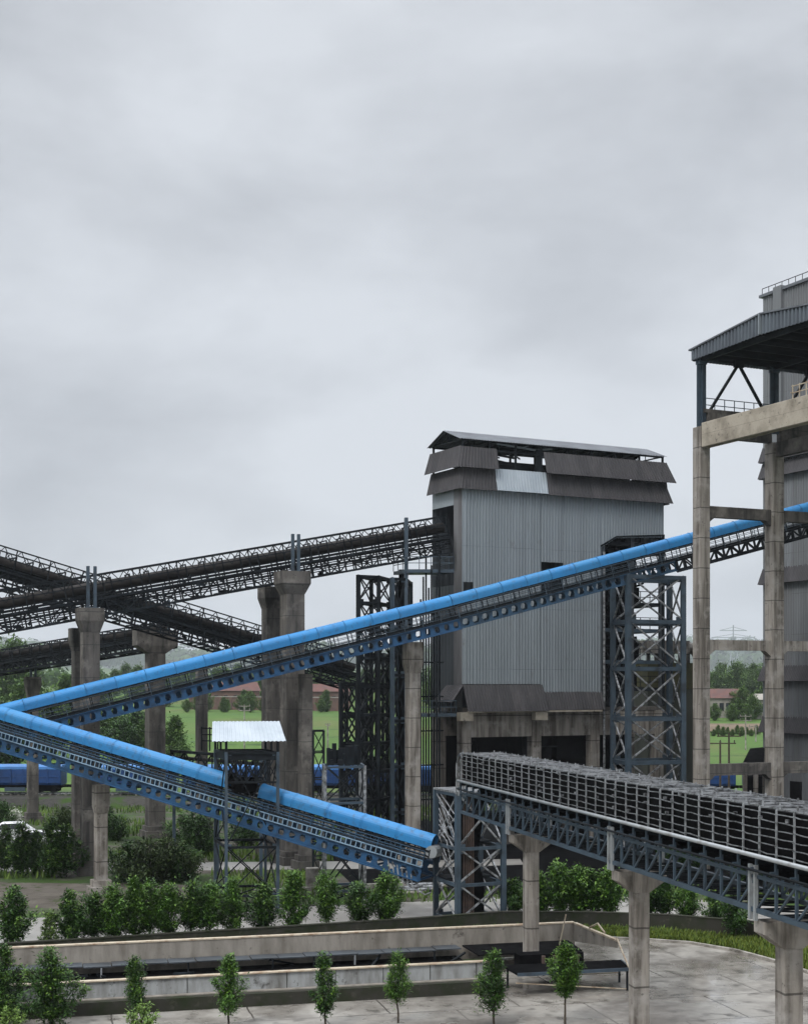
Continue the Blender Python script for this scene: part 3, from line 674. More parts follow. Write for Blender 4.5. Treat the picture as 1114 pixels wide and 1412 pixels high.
for z in range(2, 23, 3):
    t = MB(); t.bar(gx(577, 126.3, z), gx(611, 127.6, z), .12); t.build('clamp_rail', 'coal_steel', cr)
# steel platforms between lattice tower and building
def platform(label, x0, x1, y, D, dep=3.0, rail=1.1, legs=False):
    a, b = at(x0, y, D), at(x1, y, D + .8); root = thing('access_platform', label, 'platform', (a.x, a.y, a.z), 'railed access platforms'); v = V((-.42, .9, 0)) * dep
    t = MB(); t.add([p + V((0, 0, z)) for z in (-.3, 0) for p in (a, b, b + v, a + v)], [(3, 2, 1, 0), (4, 5, 6, 7), (0, 1, 5, 4), (1, 2, 6, 5), (2, 3, 7, 6), (3, 0, 4, 7)]); t.build('platform_deck', 'blue_steel', root)
    t = MB(); pts = [a + v, a, b, b + v]
    for p, q in zip(pts, pts[1:]):
        for z in (.55, rail): t.bar(p + V((0, 0, z)), q + V((0, 0, z)), .06)
        k_ = max(1, int((q - p).length / .9))
        for i in range(k_ + 1): m_ = p.lerp(q, i / k_); t.bar(m_, m_ + V((0, 0, rail)), .06)
    t.build('handrail', 'blue_steel', root); return root
platform('railed steel platform just below where the dark gallery enters the tower', 562, 626, 785, 126.6)
platform('railed steel platform low on the side of the grey tower above the brown canopy', 578, 629, 984, 126.4)

# ------------------------------------------------------------------ the grey corrugated tower building
AB, NB = V((math.cos(R(27.5)), math.sin(R(27.5)), 0)), V((math.sin(R(27.5)), -math.cos(R(27.5)), 0))
F0 = gx(637, 129); F0.z = 0
def bp(u, v, z): return F0 + AB * u - NB * v + V((0, 0, z))
def ux(px): k = (px - CX) / F; return (k * F0.y - F0.x) / (AB.x - k * AB.y)
UR, DV = ux(915), 5.5
bl = thing('tower_building', 'tall narrow building clad in grey corrugated sheets with dark flared skirts', 'building', F0)
def vz(z): return V((0, 0, z))
w = MB(); ua, ub, uc = ux(745), ux(776), ux(829)
corr(w, F0, AB, NB, 0, .12, vz(15.1), vz(32.7)); corr(w, F0, AB, NB, .12, 1.15, vz(24.2), vz(32.7)); corr(w, F0, AB, NB, .12, 1.15, vz(15.1), vz(22.4))
corr(w, F0, AB, NB, 1.15, ux(746), vz(15.1), vz(32.7))
corr(w, F0, AB, NB, ua, ub, vz(14.3), vz(23.4)); corr(w, F0, AB, NB, ua, ub, vz(26.3), vz(32.7)); corr(w, F0, AB, NB, ub, uc, vz(14.3), vz(32.7))
ux1 = ux(849)
corr(w, F0, AB, NB, uc, UR, lambda u: vz(27.9 + min(1.0, (u - uc) / (ux1 - uc)) * .95 + max(0, u - ux1) * .06), vz(32.7))
for i in range(60):                                    # torn lower edges and screws along the sheets are left to the sheets themselves
    pass
w.build('front_cladding', 'zinc', bl)
# side face towards the gallery
s = MB(); corr(s, F0, -NB, -AB, 0, 1.5, vz(13), vz(32.7), amp=.02); s.build('corner_panel', 'corner', bl)
s = MB(); corr(s, F0, -NB, -AB, 1.5, DV, vz(31.2), vz(34.4), amp=.03); s.build('side_cladding', 'zinc', bl)
s = MB(); corr(s, F0, -NB, -AB, 1.5, DV, vz(14.2), vz(24), amp=.02, pitch=.6); s.build('side_panel', 'panel_dark', bl)
s = MB(); corr(s, bp(0, DV, 0), AB, NB, 0, UR, lambda u: vz(12.8 if u < 99 else 17), vz(34.2), amp=.03, pitch=.6); s.build('back_cladding', 'panel_dark', bl)
s = MB(); corr(s, bp(UR, 0, 0), -NB, AB, 0, DV, vz(27.5), vz(34.2)); s.build('end_cladding', 'zinc', bl)
# flared skirts
def skirt(u0, u1, z0, z1, lean, m='sheet_dark', sp0=0, sp1=0, name='skirt', off=.12):
    b = MB(); corr(b, F0 + NB * off, AB, NB, u0, u1, vz(z0) + NB * lean, vz(z1), pitch=.3, amp=.07, sp0=sp0, sp1=sp1); return b.build(name, m, bl)
def skirt_s(v0, v1, z0, z1, lean, sp0=0, sp1=0, off=.12):
    b = MB(); corr(b, F0 - AB * off, -NB, -AB, v0, v1, vz(z0) - AB * lean, vz(z1), pitch=.3, amp=.07, sp0=sp0, sp1=sp1); return b.build('skirt', 'sheet_dark', bl)
u683, u748, u752 = ux(683), ux(747), ux(752)
skirt(-.25, u683, 34.35, 36.25, .42, sp0=.5, off=.25); skirt(u748, UR + .15, 34.35, 36.35, .6, sp1=.75, off=.25)
skirt(-.12, u683 - .1, 32.45, 34.45, .35, sp0=.42); skirt(u683 - .1, u752, 32.5, 34.5, .42, m='zinc_new'); skirt(u752, UR + .1, 32.4, 34.4, .5, sp1=.6)
skirt_s(-.25, DV, 34.35, 36.3, .5, .42, .2, off=.25); skirt_s(-.12, DV, 32.45, 34.45, .42, .35, .1)
b = MB(); corr(b, bp(0, DV + .1, 0), AB, -NB, u748, UR, vz(34.3) - NB * .5, vz(36.2)); b.build('skirt', 'sheet_dark', bl)
b = MB(); corr(b, bp(UR + .1, 0, 0), -NB, AB, 0, DV, vz(32.4) + AB * .6, vz(36.3)); b.build('skirt', 'sheet_dark', bl)
skirt(0.05, ux(747), 12.65, 15.05, .95, sp1=.12, off=.06); skirt(ux(747), ux(829), 12.75, 14.4, .6, off=.06)
skirt_s(-.4, 2.6, 13.5, 15.0, 1.3, .3, .2, off=.1)
# roof on open truss
r = MB()
for sgn, vv in ((1, -.35), (-1, DV + .35)):
    corr(r, bp(-.4, 2.75, 38.05), AB, Z, 0, UR + .6, V((0, 0, -1.15)) + (-NB) * (vv - 2.75), V((0, 0, 0)), pitch=.3, amp=.05)
r.build('roof', 'sheet_roof', bl)
t = MB(); n_ = 8
for i in range(n_ + 1):
    u = .1 + (UR - .2) * i / n_
    for v in (.05, DV - .05): t.bar(bp(u, v, 34.2), bp(u, v, 37.0), .18)
    t.bar(bp(u, 0, 36.95), bp(u, DV, 36.95), .12); t.bar(bp(u, 0, 36.95), bp(u, 2.75, 38.0), .12); t.bar(bp(u, DV, 36.95), bp(u, 2.75, 38.0), .12)
    for v in (1.4, 2.75, 4.1): t.bar(bp(u, v, 36.95), bp(u, v, 38.0 - abs(v - 2.75) * .38), .07)
for v, z in ((.05, 36.9), (DV - .05, 36.9), (2.75, 37.95), (.05, 36.1), (DV - .05, 36.1), (DV - .05, 35.3)): t.bar(bp(0, v, z), bp(UR, v, z), .16)
t.build('roof_truss', 'coal_steel', bl)
t = MB(); rr = random.Random(11)
for i in range(16):
    u = rr.uniform(u683 + .2, u748 - .2); z = rr.uniform(34.6, 36.7); t.bar(bp(u - rr.uniform(.5, 3), rr.uniform(.5, 3), z), bp(u + rr.uniform(.3, 2), rr.uniform(.3, 4), z + rr.uniform(-.5, .5)), rr.uniform(.08, .22))
t.box(bp((u683 + u748) / 2, 2.4, 34.3), 4.2, 2.2, 1.0, R(27.5)); t.tube([bp(u683 + 1, 1.2, 36.5), bp(u748 + 3, 1.6, 36.5)], .22, 10); t.bar(bp(u748 - .2, .3, 34.3), bp(u748 - .2, .3, 36.6), .55)
t.build('winch_gear', 'coal_steel', bl)
t = MB(); t.tube([bp(u683 + .2, .1, 36.8), bp(u748 - .6, .3, 36.55), bp(u748 + 1.2, .15, 36.75)], .1, 6); t.bar(bp(u748 - 2.2, 0, 36.55), bp(u748 - 1.0, .2, 37.0), .3, .06); t.build('bent_strip', 'zinc', bl)
# concrete base
uc1, uc2, uc3 = .45, ux(740), ux(821)
for u in (uc1, uc2, uc3, UR - .5):
    for v in (.45, DV - .45):
        c = MB(); c.box(bp(u, v, 0), .95, .9, 12.6, R(27.5)); c.build('column', 'concrete', bl)
for a, b_ in ((uc1, uc2), (uc2, uc3), (uc3, UR - .5)):
    for v in (.5, DV - .5):
        c = MB(); c.bar(bp(a + .48, v, 11.45), bp(b_ - .48, v, 11.45), .7, 2.25); c.build('beam', 'concrete', bl)
c = MB(); c.loft([[bp(u, v, z) for u, v in ((.1, .1), (UR - .1, .1), (UR - .1, DV - .1), (.1, DV - .1))] for z in (12.62, 12.95)]); c.build('floor_slab', 'concrete_dark', bl)
for u in (-.05, ux(739)):
    c = MB(); c.bar(bp(u - .6, -.55, 12.2), bp(u + .7, -.55, 12.2), .7, .75); c.build('corbel', 'concrete_beam', bl)
c = MB(); c.bar(bp(.1, -.9, 12.62), bp(uc3 + .3, -.6, 12.62), .22, .16); c.build('gutter', 'concrete_beam', bl)
# dark innards under the slab: hoppers, and added black sheets standing in for shade
for i, u in enumerate((3.8, 8.6, 12.4)):
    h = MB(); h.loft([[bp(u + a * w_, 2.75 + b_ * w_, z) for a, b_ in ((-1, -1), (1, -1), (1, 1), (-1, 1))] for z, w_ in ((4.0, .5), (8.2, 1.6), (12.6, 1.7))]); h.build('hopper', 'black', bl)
h = MB(); h.add([bp(u, DV - .1, z) for u, z in ((.2, 0), (ux(706), 0), (ux(706), 12.6), (.2, 12.6))] + [bp(u, DV - .1, z) for u, z in ((ux(728), 0), (uc3, 0), (uc3, 12.6), (ux(728), 12.6))] + [bp(u, DV - .6, z) for u, z in ((uc3, 0), (UR - .2, 0), (UR - .2, 12.6), (uc3, 12.6))], [(0, 1, 2, 3), (4, 5, 6, 7), (8, 9, 10, 11)]); h.build('dark_backdrop', 'black', bl)
h = MB()
for i in range(10):
    u = rr.uniform(1, 14); h.bar(bp(u, rr.uniform(.8, 4), rr.uniform(5, 10)), bp(u + rr.uniform(-2, 2), rr.uniform(.8, 4), rr.uniform(5, 10)), .14)
h.bar(bp(ux(748), 1.0, 9.3), bp(ux(812), 1.4, 9.3), .12); h.build('pipework', 'coal_steel', bl)
# open machinery bay on the right
for u in (uc + .3, (uc + UR) / 2, UR - .15):
    for v in (.25, DV - .2):
        c = MB(); c.bar(bp(u, v, 12.95), bp(u, v, 34.0), .36, .36, up=AB); c.build('steel_column', 'panel_dark', bl)
for z in (14.6, 17.2, 20.2, 22.7, 25.4, 28.4):
    c = MB()
    for v in (.2, DV - .2): c.bar(bp(uc, v, z), bp(UR, v, z), .2, .34)
    for k in range(5): u = uc + .3 + (UR - uc - .5) * k / 4; c.bar(bp(u, .2, z), bp(u, DV - .2, z), .2, .3)
    c.build('bay_beam', 'coal_steel' if z not in (20.2, 17.2) else 'blue_steel', bl)
    c = MB(); c.loft([[bp(u, v, z + e) for u, v in ((uc + .2, 1.4), (UR - 1.5, 1.2), (UR - 1.5, DV - .5), (uc + .2, DV - .5))] for e in (.18, .24)]); c.build('bay_floor', 'coal_steel', bl)
    h = MB(); 
    for e in (.7, 1.25): h.bar(bp(uc + .2, .3, z + e), bp(UR - .3, .3, z + e), .06)
    for k in range(7): u = uc + .3 + (UR - uc - .6) * k / 6; h.bar(bp(u, .3, z), bp(u, .3, z + 1.25), .06)
    h.build('handrail', 'coal_steel', bl)
    mc = MB()
    for k in range(6):
        u = rr.uniform(uc + 1, UR - 1.2); v = rr.uniform(1, 4); mc.box(bp(u, v, z + .25), rr.uniform(.4, 1.6), rr.uniform(.4, 1.4), rr.uniform(.6, 2.2), R(27.5))
        mc.tube([bp(u, v, z + .3), bp(u, v, z + 2.5)], .14, 8); mc.tube([bp(u, v, z + 1.8), bp(u + rr.uniform(-2, 2), v, z + 2.2)], .1, 6)
    mc.build('machinery', 'black', bl)
c = MB(); lattice(c, bp(uc + .3, .25, 13), bp(uc + .3, .25, 33), bp(uc + 2.6, .25, 13), bp(uc + 2.6, .25, 33), 7, 'X', .1); c.build('bay_brace', 'coal_steel', bl)
c = MB(); c.tube([bp(uc + .15, -.25, 7), bp(uc + .15, -.25, 27.5)], .1, 8); c.tube([bp(uc - .3, -.3, 7.0), bp(uc + 2.2, -.3, 7.0)], .1, 8); c.build('downpipe', 'rack_steel', bl)
c = MB(); c.bar(bp(uc - .1, -.1, 28.05), bp(ux1, -.1, 29.0), .14); c.bar(bp(ux1, -.1, 29.0), bp(UR, -.1, 29.4), .14); c.bar(bp(UR - .1, -.05, 29.4), bp(UR - .1, -.05, 13), .3, .2); c.bar(bp(uc, .1, 27.2), bp(UR, .1, 27.6), .2, .3); c.build('opening_trim', 'coal_steel', bl)

# sooty concrete bin seen between the steel tower and the concrete frame
bn = thing('coal_bin', 'olive grey concrete bin with a rounded beam on top behind the steel tower', 'bin', gx(930, 150))
c = MB(); o_ = gx(893, 148); o_.z = 0; A2 = V((.93, .37, 0)); N2 = V((-.37, .93, 0))
def rc(o, A_, N_, l, d, z0, z1): return [[o + V((0, 0, z)), o + A_ * l + V((0, 0, z)), o + A_ * l + N_ * d + V((0, 0, z)), o + N_ * d + V((0, 0, z))] for z in (z0, z1)]
M['bin'] = mat('olive_render', (.075, .078, .062), (.045, .047, .04), rough=.9, scale=(1, 1, .2), ns=.5, spec=.2)
M['bin_band'] = mat('mossy_band', (.085, .080, .04), (.05, .05, .03), rough=.9, ns=.6, spec=.2)
c.loft(rc(o_, A2, N2, 7.0, 6, 0, 14.6)); c.build('wall', 'bin', bn)
c = MB(); c.loft(rc(o_ - N2 * .06 - A2 * .05, A2, N2, 7.1, 6.1, 14.602, 17.3)); c.build('wall_band', 'bin_band', bn)
c = MB(); c.bar(o_ + A2 * -1 + vz(18.9), o_ + A2 * 4.6 + vz(18.9), 1.2, 1.3); c.tube([o_ + A2 * 4.6 + vz(18.9), o_ + A2 * 5.6 + vz(18.7), o_ + A2 * 6.1 + vz(18.0), o_ + A2 * 6.2 + vz(17.2)], .62, 10); c.build('rounded_beam', 'concrete', bn)
for k in range(7):
    c = MB(); c.box(o_ + A2 * (.3 + k * .95) + N2 * .4 + vz(17.3), .3, .3, 1.0, R(21.7)); c.build('stub_post', 'concrete_dark', bn)

# ------------------------------------------------------------------ concrete frame with the canopy roof
AF, BF = V((math.cos(AX), math.sin(AX), 0)), V((math.sin(AX), -math.cos(AX), 0))
C0 = gx(967, 118); C0.z = 0
def fp(a, b, z): return C0 + AF * a + BF * b + V((0, 0, z))
fr = thing('canopy_tower', 'tall open concrete frame with a corrugated canopy roof on steel posts', 'frame', C0)
SA, SB = 7.45, 15.5
for a in (0, SA, 2 * SA):
    for b in (0, SB):
        if a == 0 and b == 0 or True:
            c = MB(); sz = 1.02 if a == 0 else 1.15
            c.box(fp(a, b, 0), sz, sz, 36.0 if b == 0 and a == 0 else 35.2, AX); c.build('column', 'concrete', fr, bevel=.05)
for i, (z0, z1) in enumerate(((7.6, 8.55), (17.85, 18.7), (28.7, 29.6))):
    for j in range(2):
        c = MB(); c.bar(fp(j * SA + .53, 0, (z0 + z1) / 2), fp((j + 1) * SA - .58, 0, (z0 + z1) / 2), .62, z1 - z0)
        for e in (.53, SA - .58):                         # haunches
            d = 1 if e < 1 else -1
            c.loft([[fp(j * SA + e + x * d, y, z) for x, y in ((0, -.31), (.7, -.31), (.7, .31), (0, .31))] if False else [fp(j * SA + e + x * d, y, z) for x, y in ((0, -.3), (.02 + .6 * k, -.3), (.02 + .6 * k, .3), (0, .3))] for k, z in ((0, z0 - .45), (1, z0 - .002))])
        c.build('cross_beam', 'concrete_dark' if i != 1 else 'concrete', fr)
for j in range(2):
    c = MB(); c.bar(fp(j * SA + .5, 0, 36.2), fp((j + 1) * SA - .5, 0, 36.2), .6, 2.0); c.build('top_beam', 'concrete_dark', fr)
for a in (0, 2 * SA):
    c = MB(); c.bar(fp(a, .52, 35.25), fp(a, SB - .55, 35.25), .8, 2.0); c.build('top_beam', 'concrete_beam', fr, bevel=.04)
c = MB(); c.bar(fp(SA, .6, 34.6), fp(SA, SB - .6, 34.6), .7, 1.2); c.build('top_beam', 'concrete_dark', fr)
c = MB(); c.loft([[fp(a, b, z) for a, b in ((.45, .35), (.45, SB), (2 * SA, SB), (2 * SA, .35))][::-1] for z in (35.35, 35.6)]); 
c = MB(); c.bar(fp(.1, 0, 37.35), fp(SA, 0, 37.35), .5, .3); c.build('kerb_beam', 'concrete_dark', fr)
for a in (0, SA, 2 * SA):
    for b in (0, SB):
        c = MB(); zt = 41.6
        for e in (-.2, .2): c.bar(fp(a + e, b, 36.0), fp(a + e, b, zt), .08, .5, up=AF)
        c.bar(fp(a, b, 36.0), fp(a, b, zt), .36, .1, up=AF); c.box(fp(a, b, zt - .5), .75, .55, .3, AX); c.build('steel_post', 'blue_steel', fr)
for j in range(2):
    c = MB(); top = fp(j * SA + 3.75, 0, 41.5); c.bar(top, fp(j * SA + .9, 0, 37.5), .2); c.bar(top, fp(j * SA + 6.6, 0, 37.5), .2); c.box(top - vz(.3), .9, .25, .6, AX); c.build('v_brace', 'coal_steel', fr)
h = MB()
for e in (.55, 1.1): h.bar(fp(.6, -.35, 37.4 + e), fp(2 * SA, -.35, 37.4 + e), .06)
for k in range(15): h.bar(fp(.6 + k, -.35, 37.4), fp(.6 + k, -.35, 38.5), .06)
h.build('handrail', 'blue_steel', fr)
h = MB()
for e in (.5, 1.0):
    h.bar(fp(.1, 11.0, 36.3 + e), fp(.1, SB, 36.3 + e), .07)
    h.bar(fp(-.2 + e * .2, 11.0, 36.3 + e), fp(.1, 11.0, 36.3 + e), .07)
for k in range(7): h.bar(fp(.1, 11.0 + k * .75, 36.3), fp(.1, 11 + k * .75, 37.4), .07)
h.build('handrail', 'rust', fr)
RB = 8.2                                               # ridge position along BF
def ztop(b): return 42.35 + .85 * (1 - abs(b - RB) / RB)
def zbot(b): return 41.5 + .2 * (1 - abs(b - RB) / RB)
fs = MB()
O_ = fp(-.55, -.6, 0)
corr(fs, O_, BF, -AF, 0, RB + .6, lambda u: vz(zbot(u - .6) + .0), lambda u: vz(ztop(u - .6)), pitch=.42, amp=.13)
corr(fs, O_, BF, -AF, RB + .6, 2 * RB + 1.2, lambda u: vz(zbot(u - .6)), lambda u: vz(ztop(u - .6)), pitch=.42, amp=.13); fs.build('fascia', 'canopy_sheet', fr)
c = MB(); c.bar(fp(-.66, RB, zbot(RB)), fp(-.66, RB, ztop(RB) + .05), .1, .35, up=AF); c.build('ridge_flashing', 'zinc', fr)
rf = MB()
for b0, b1 in ((-.75, RB), (RB, 2 * RB + .75)):
    rf.loft([[fp(-.75, b0, ztop(b0) + .02), fp(2 * SA + 3, b0, ztop(b0) + .02), fp(2 * SA + 3, b1, ztop(b1) + .02), fp(-.75, b1, ztop(b1) + .02)][::-1], [fp(-.75, b0, ztop(b0) + .14), fp(2 * SA + 3, b0, ztop(b0) + .14), fp(2 * SA + 3, b1, ztop(b1) + .14), fp(-.75, b1, ztop(b1) + .14)][::-1]])
rf.build('roof_sheet', 'sheet_roof', fr)
cl = MB(); corr(cl, fp(-.5, -.55, 0), AF, -BF, 0, 2 * SA + 3, vz(41.45), vz(42.25), pitch=.32); cl.build('eave_strip', 'canopy_sheet', fr)
pu = MB()
for k in range(9): b = -.3 + k * 2 * (RB + .2) / 8; pu.bar(fp(-.4, b, 41.75), fp(2 * SA + 3, b, 41.75), .14, .3)
for a in (0, SA, 2 * SA): pu.bar(fp(a, -.4, 41.55), fp(a, 2 * RB + .4, 41.55), .25, .4)
pu.build('purlin', 'coal_steel', fr)
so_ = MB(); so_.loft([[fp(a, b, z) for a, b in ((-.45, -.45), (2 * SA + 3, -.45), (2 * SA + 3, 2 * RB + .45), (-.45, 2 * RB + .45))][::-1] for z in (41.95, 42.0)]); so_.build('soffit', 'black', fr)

# grey building behind the frame
rbld = thing('clad_building', 'very tall grey corrugated building with curled dark skirts behind the concrete frame', 'building', gx(1060, 146))
O2 = gx(1052, 146); O2.z = 0
def rp_(u, v, z): return O2 + BF * u + AF * v + V((0, 0, z))
LW = 24
def zpx(y, D): return EYE - (y - CY) * D / F
c = MB()
for z0, z1 in ((0, 10.6), (10.7, 15.7), (15.8, 25.6), (25.7, 36.2), (36.3, 54.0)): corr(c, O2, BF, -AF, 0, LW, vz(z0), vz(z1), pitch=.36, amp=.1)
c.build('cladding', 'clad_right', rbld)
c = MB(); corr(c, O2 + vz(0), AF, -BF, 0, 14, vz(0), vz(54), pitch=.34); corr(c, rp_(LW, 0, 0), AF, BF, 0, 14, vz(0), vz(54), pitch=.34); corr(c, rp_(0, 14, 0), BF, AF, 0, LW, vz(0), vz(54), pitch=.34); c.build('side_cladding', 'clad_right', rbld)
c = MB(); c.loft([[rp_(u, v, z) for u, v in ((-.3, -.3), (LW + .3, -.3), (LW + .3, 14), (-.3, 14))] for z in (54.02, 54.3)]); c.build('roof', 'sheet_roof', rbld)
c = MB(); c.bar(rp_(0, -.1, 54.9), rp_(LW, -.1, 54.9), .06); 
for k in range(25): c.bar(rp_(k, -.1, 54.3), rp_(k, -.1, 54.9), .05)
c.build('roof_rail', 'coal_steel', rbld)
for z0, z1, lean in ((10.3, 11.9, .5), (15.4, 16.95, .55), (25.1, 26.7, .5), (35.7, 37.3, .5), (37.35, 38.9, .45)):
    c = MB(); corr(c, O2 - AF * .06, BF, -AF, 0, LW, vz(z0) - AF * lean, vz(z1), pitch=.25, amp=.03, sp0=.2); c.build('skirt', 'sheet_dark', rbld)
    c = MB(); corr(c, O2 - BF * .06, AF, -BF, 0, 14, vz(z0) - BF * lean * .6, vz(z1), pitch=.25, amp=.03, sp0=.3); c.build('skirt', 'sheet_dark', rbld)
c = MB(); c.loft([[rp_(u, v, z) for u, v in ((2.0, -.4), (3.2, -.4), (3.2, .3), (2.0, .3))] for z in (0, 54.5)][:2]); c.build('corner_column', 'clad_right', rbld)
c = MB(); c.loft([[rp_(u, v, z) for u, v in ((4.2, -.12), (5.8, -.12), (5.8, .2), (4.2, .2))] for z in (2.6, 5.6)]); c.build('window', 'black', rbld)
# small dark canopy shed seen through the frame
hs = thing('canopy_shed', 'small shed with a tilted black sheet roof seen through the concrete frame', 'shed', gx(1037, 142))
c = MB(); a = at(1024, 1054, 141); b = at(1052, 1030, 143); c.loft([[a, at(1053, 1054, 141.5), at(1054, 1032, 146), at(1034, 1034, 146)], [a + vz(.12), at(1053, 1054, 141.5) + vz(.12), at(1054, 1032, 146) + vz(.12), at(1034, 1034, 146) + vz(.12)]]); c.build('roof', 'black', hs)
for x, D in ((1027, 141), (1042, 141.5), (1050, 145), (1034, 145)):
    c = MB(); p = at(x, 1052, D); c.bar(V((p.x, p.y, 0)), p, .35); c.build('post', 'concrete', hs)
c = MB(); c.loft([[gx(x, D, z) for x, D in ((1029, 142), (1051, 142.5), (1051, 146), (1031, 146))] for z in (0, 6.0)]); c.build('wall', 'black', hs)

# ------------------------------------------------------------------ trestle gallery with the pipe rack
TD = V((-.2235, 1, 0)).normalized()
def tp(D, a=0, z=0): return V((22.2 - .2235 * D, D, 0)) + V((TD.y, -TD.x, 0)) * a + V((0, 0, z))
tr = thing('pipe_rack_gallery', 'black multi-tier pipe rack gallery on a grey truss coming towards the viewer', 'conveyor', tp(84.5))
D0, D1 = 84.5, 37.0; TWD = 2.3
tln = Line3(tp(D0), tp(D1)); LT = (tp(D1) - tp(D0)).length
def tq(d, a, z): p = tp(D0).lerp(tp(D1), d / LT); return p + V((TD.y, -TD.x, 0)) * a + V((0, 0, z))
for a in (0, TWD):
    t = MB()
    for z, w_ in ((7.62, .16), (8.72, .11)): t.bar(tq(0, a, z), tq(LT, a, z), w_)
    t.build('truss_chord', 'blue_steel', tr)
    t = MB(); n_ = int(LT / 1.35)
    lattice(t, tq(0, a, 7.62), tq(LT, a, 7.62), tq(0, a, 8.75), tq(LT, a, 8.75), n_, 'N', .09)
    for i in range(n_ + 1): d = LT * i / n_; t.bar(tq(d, a, 8.7), tq(d, a, 9.35), .1); t.bar(tq(d, a - (.22 if a == 0 else -.22), 9.0), tq(d, a, 9.0), .07)
    t.build('truss_web', 'blue_steel', tr)
t = MB()
for i in range(n_ + 1):
    d = LT * i / n_; t.bar(tq(d, 0, 7.62), tq(d, TWD, 7.62), .09)
    if i < n_: t.bar(tq(d, 0, 7.62), tq(d + LT / n_, TWD, 7.62), .06)
t.build('floor_lattice', 'coal_steel', tr)
t = MB()
for i in range(n_ + 1): t.bar(tq(LT * i / n_, 0, 9.2), tq(LT * i / n_, TWD, 9.2), .12)
t.bar(tq(0, TWD / 2, 9.2), tq(LT, TWD / 2, 9.2), .2); t.build('deck_beam', 'coal_steel', tr)
t = MB(); t.bar(tq(0, TWD / 2, 9.3), tq(LT, TWD / 2, 9.3), TWD - .1, .06); t.bar(tq(0, TWD / 2 + .3, 8.72), tq(LT, TWD / 2 + .3, 8.72), .9, .3); t.build('deck', 'black', tr)
t = MB(); t.tube([tq(-.2, -.13, 9.42), tq(LT, -.13, 9.42)], .08, 12); t.build('steam_pipe', 'pale_steel', tr, smooth=True)
t = MB(); t.tube([tq(0, -.2, 8.95), tq(LT, -.2, 8.95)], .05, 8); t.build('water_pipe', 'coal_steel', tr, smooth=True)
# rack: upright frames, tiers of bars, dark pipes inside
ZB, ZT = 9.45, 11.02
f = MB()
for a in (0, TWD): f.bar(tq(.05, a, ZB), tq(.05, a, ZT), .045, .08, up=TD)
f.bar(tq(.05, 0, ZT), tq(.05, TWD, ZT), .07); 
f.bar(tq(.05, .12, ZT), tq(.05, .12, ZT + .2), .05); f.bar(tq(.05, TWD - .3, ZT), tq(.05, TWD - .3, ZT + .16), .05)
o = f.build('rack_upright', 'rack_post', tr); NB_ = 42
for i in range(1, NB_): clone(o, (tq(LT, 0, 0) - tq(0, 0, 0)) * (i / (NB_ - 1)))
rr = random.Random(21)
for lev in range(6):
    z = ZB + .13 + lev * .262
    for a, sg in ((0, -1), (TWD, 1)):
        t = MB()
        for i in range(NB_ - 1):
            d = LT * i / (NB_ - 1) + .05; q = LT / (NB_ - 1)
            j0, j1 = rr.uniform(-.03, .03), rr.uniform(-.03, .03)
            p0, pm, p1 = tq(d - .03, a + sg * .03, z + j0), tq(d + q * rr.uniform(.35, .6), a + sg * .06, z + rr.uniform(-.02, .035)), tq(d + q + .03, a + sg * .03, z + j1)
            t.bar(p0, pm, .045, .026); t.bar(pm, p1, .045, .026)
            if rr.random() < .14: c = tq(d + q * rr.random(), a + sg * .05, z + .04); t.box(c, .12, .1, rr.uniform(.04, .12), rr.random())
        t.build('rack_tier', 'rack_bar', tr)
t = MB(); t.bar(tq(.1, TWD / 2, (ZB + ZT) / 2), tq(LT, TWD / 2, (ZB + ZT) / 2), 2.14, ZT - ZB - .1); t.build('casing', 'black', tr)
t = MB()
for a in (.05, TWD * .5, TWD - .05): t.bar(tq(0, a, ZT + .03), tq(LT, a, ZT + .03), .05)
for i in range(26): d = LT * (i + rr.random()) / 26; t.bar(tq(d, .02, ZT + .05), tq(d + rr.uniform(-.3, .3), TWD - .02, ZT + .05 + rr.uniform(0, .04)), .035)
t.build('top_rails', 'rack_bar', tr)
for k in range(5):
    t = MB(); z = ZT - .05 - k * .22; a = .12 + .14 * k * 0
    t.tube([tq(.2, a + .12 * k, z), tq(-.5, a + .1 * k, z + .02), tq(-1.1 + .1 * k, a + .1 * k, z - .2), tq(-1.45 + .16 * k, a + .1 * k, z - .6), tq(-1.5 + .16 * k, a + .1 * k, ZB - 1.0)], .05, 6); t.build('end_hoop', 'rack_steel', tr)
PI_ = [(75, 'first concrete pier of the pipe rack gallery, standing on the low trough plinth'), (60.5, 'middle concrete pier of the pipe rack gallery, rising from the wet paving'), (47.7, 'nearest concrete pier of the pipe rack gallery, at the edge of the grass verge')]
for D, lab in PI_:
    c = tp(D, TWD / 2); px = c.x / D * F + CX
    r_ = pier(px, D, 7.28, .68, (2.15, .8), lab, ang=R(12.6), ztaper=.5, zcap=.4, m='concrete', plinth=False, d2=.68, group='piers of the pipe rack gallery')
    for a in (-.12, .12):
        for sd_ in (-1.12, 1.12):
            q = MB(); q.bar(c + V((TD.y, -TD.x, 0)) * (sd_ - .1) + TD * (a * 1.6) + vz(7.282), c + V((TD.y, -TD.x, 0)) * (sd_ - .1) + TD * (a * 1.6) + vz(9.1), .12, .12, up=TD); q.build('bearing_post', 'pale_steel', r_)

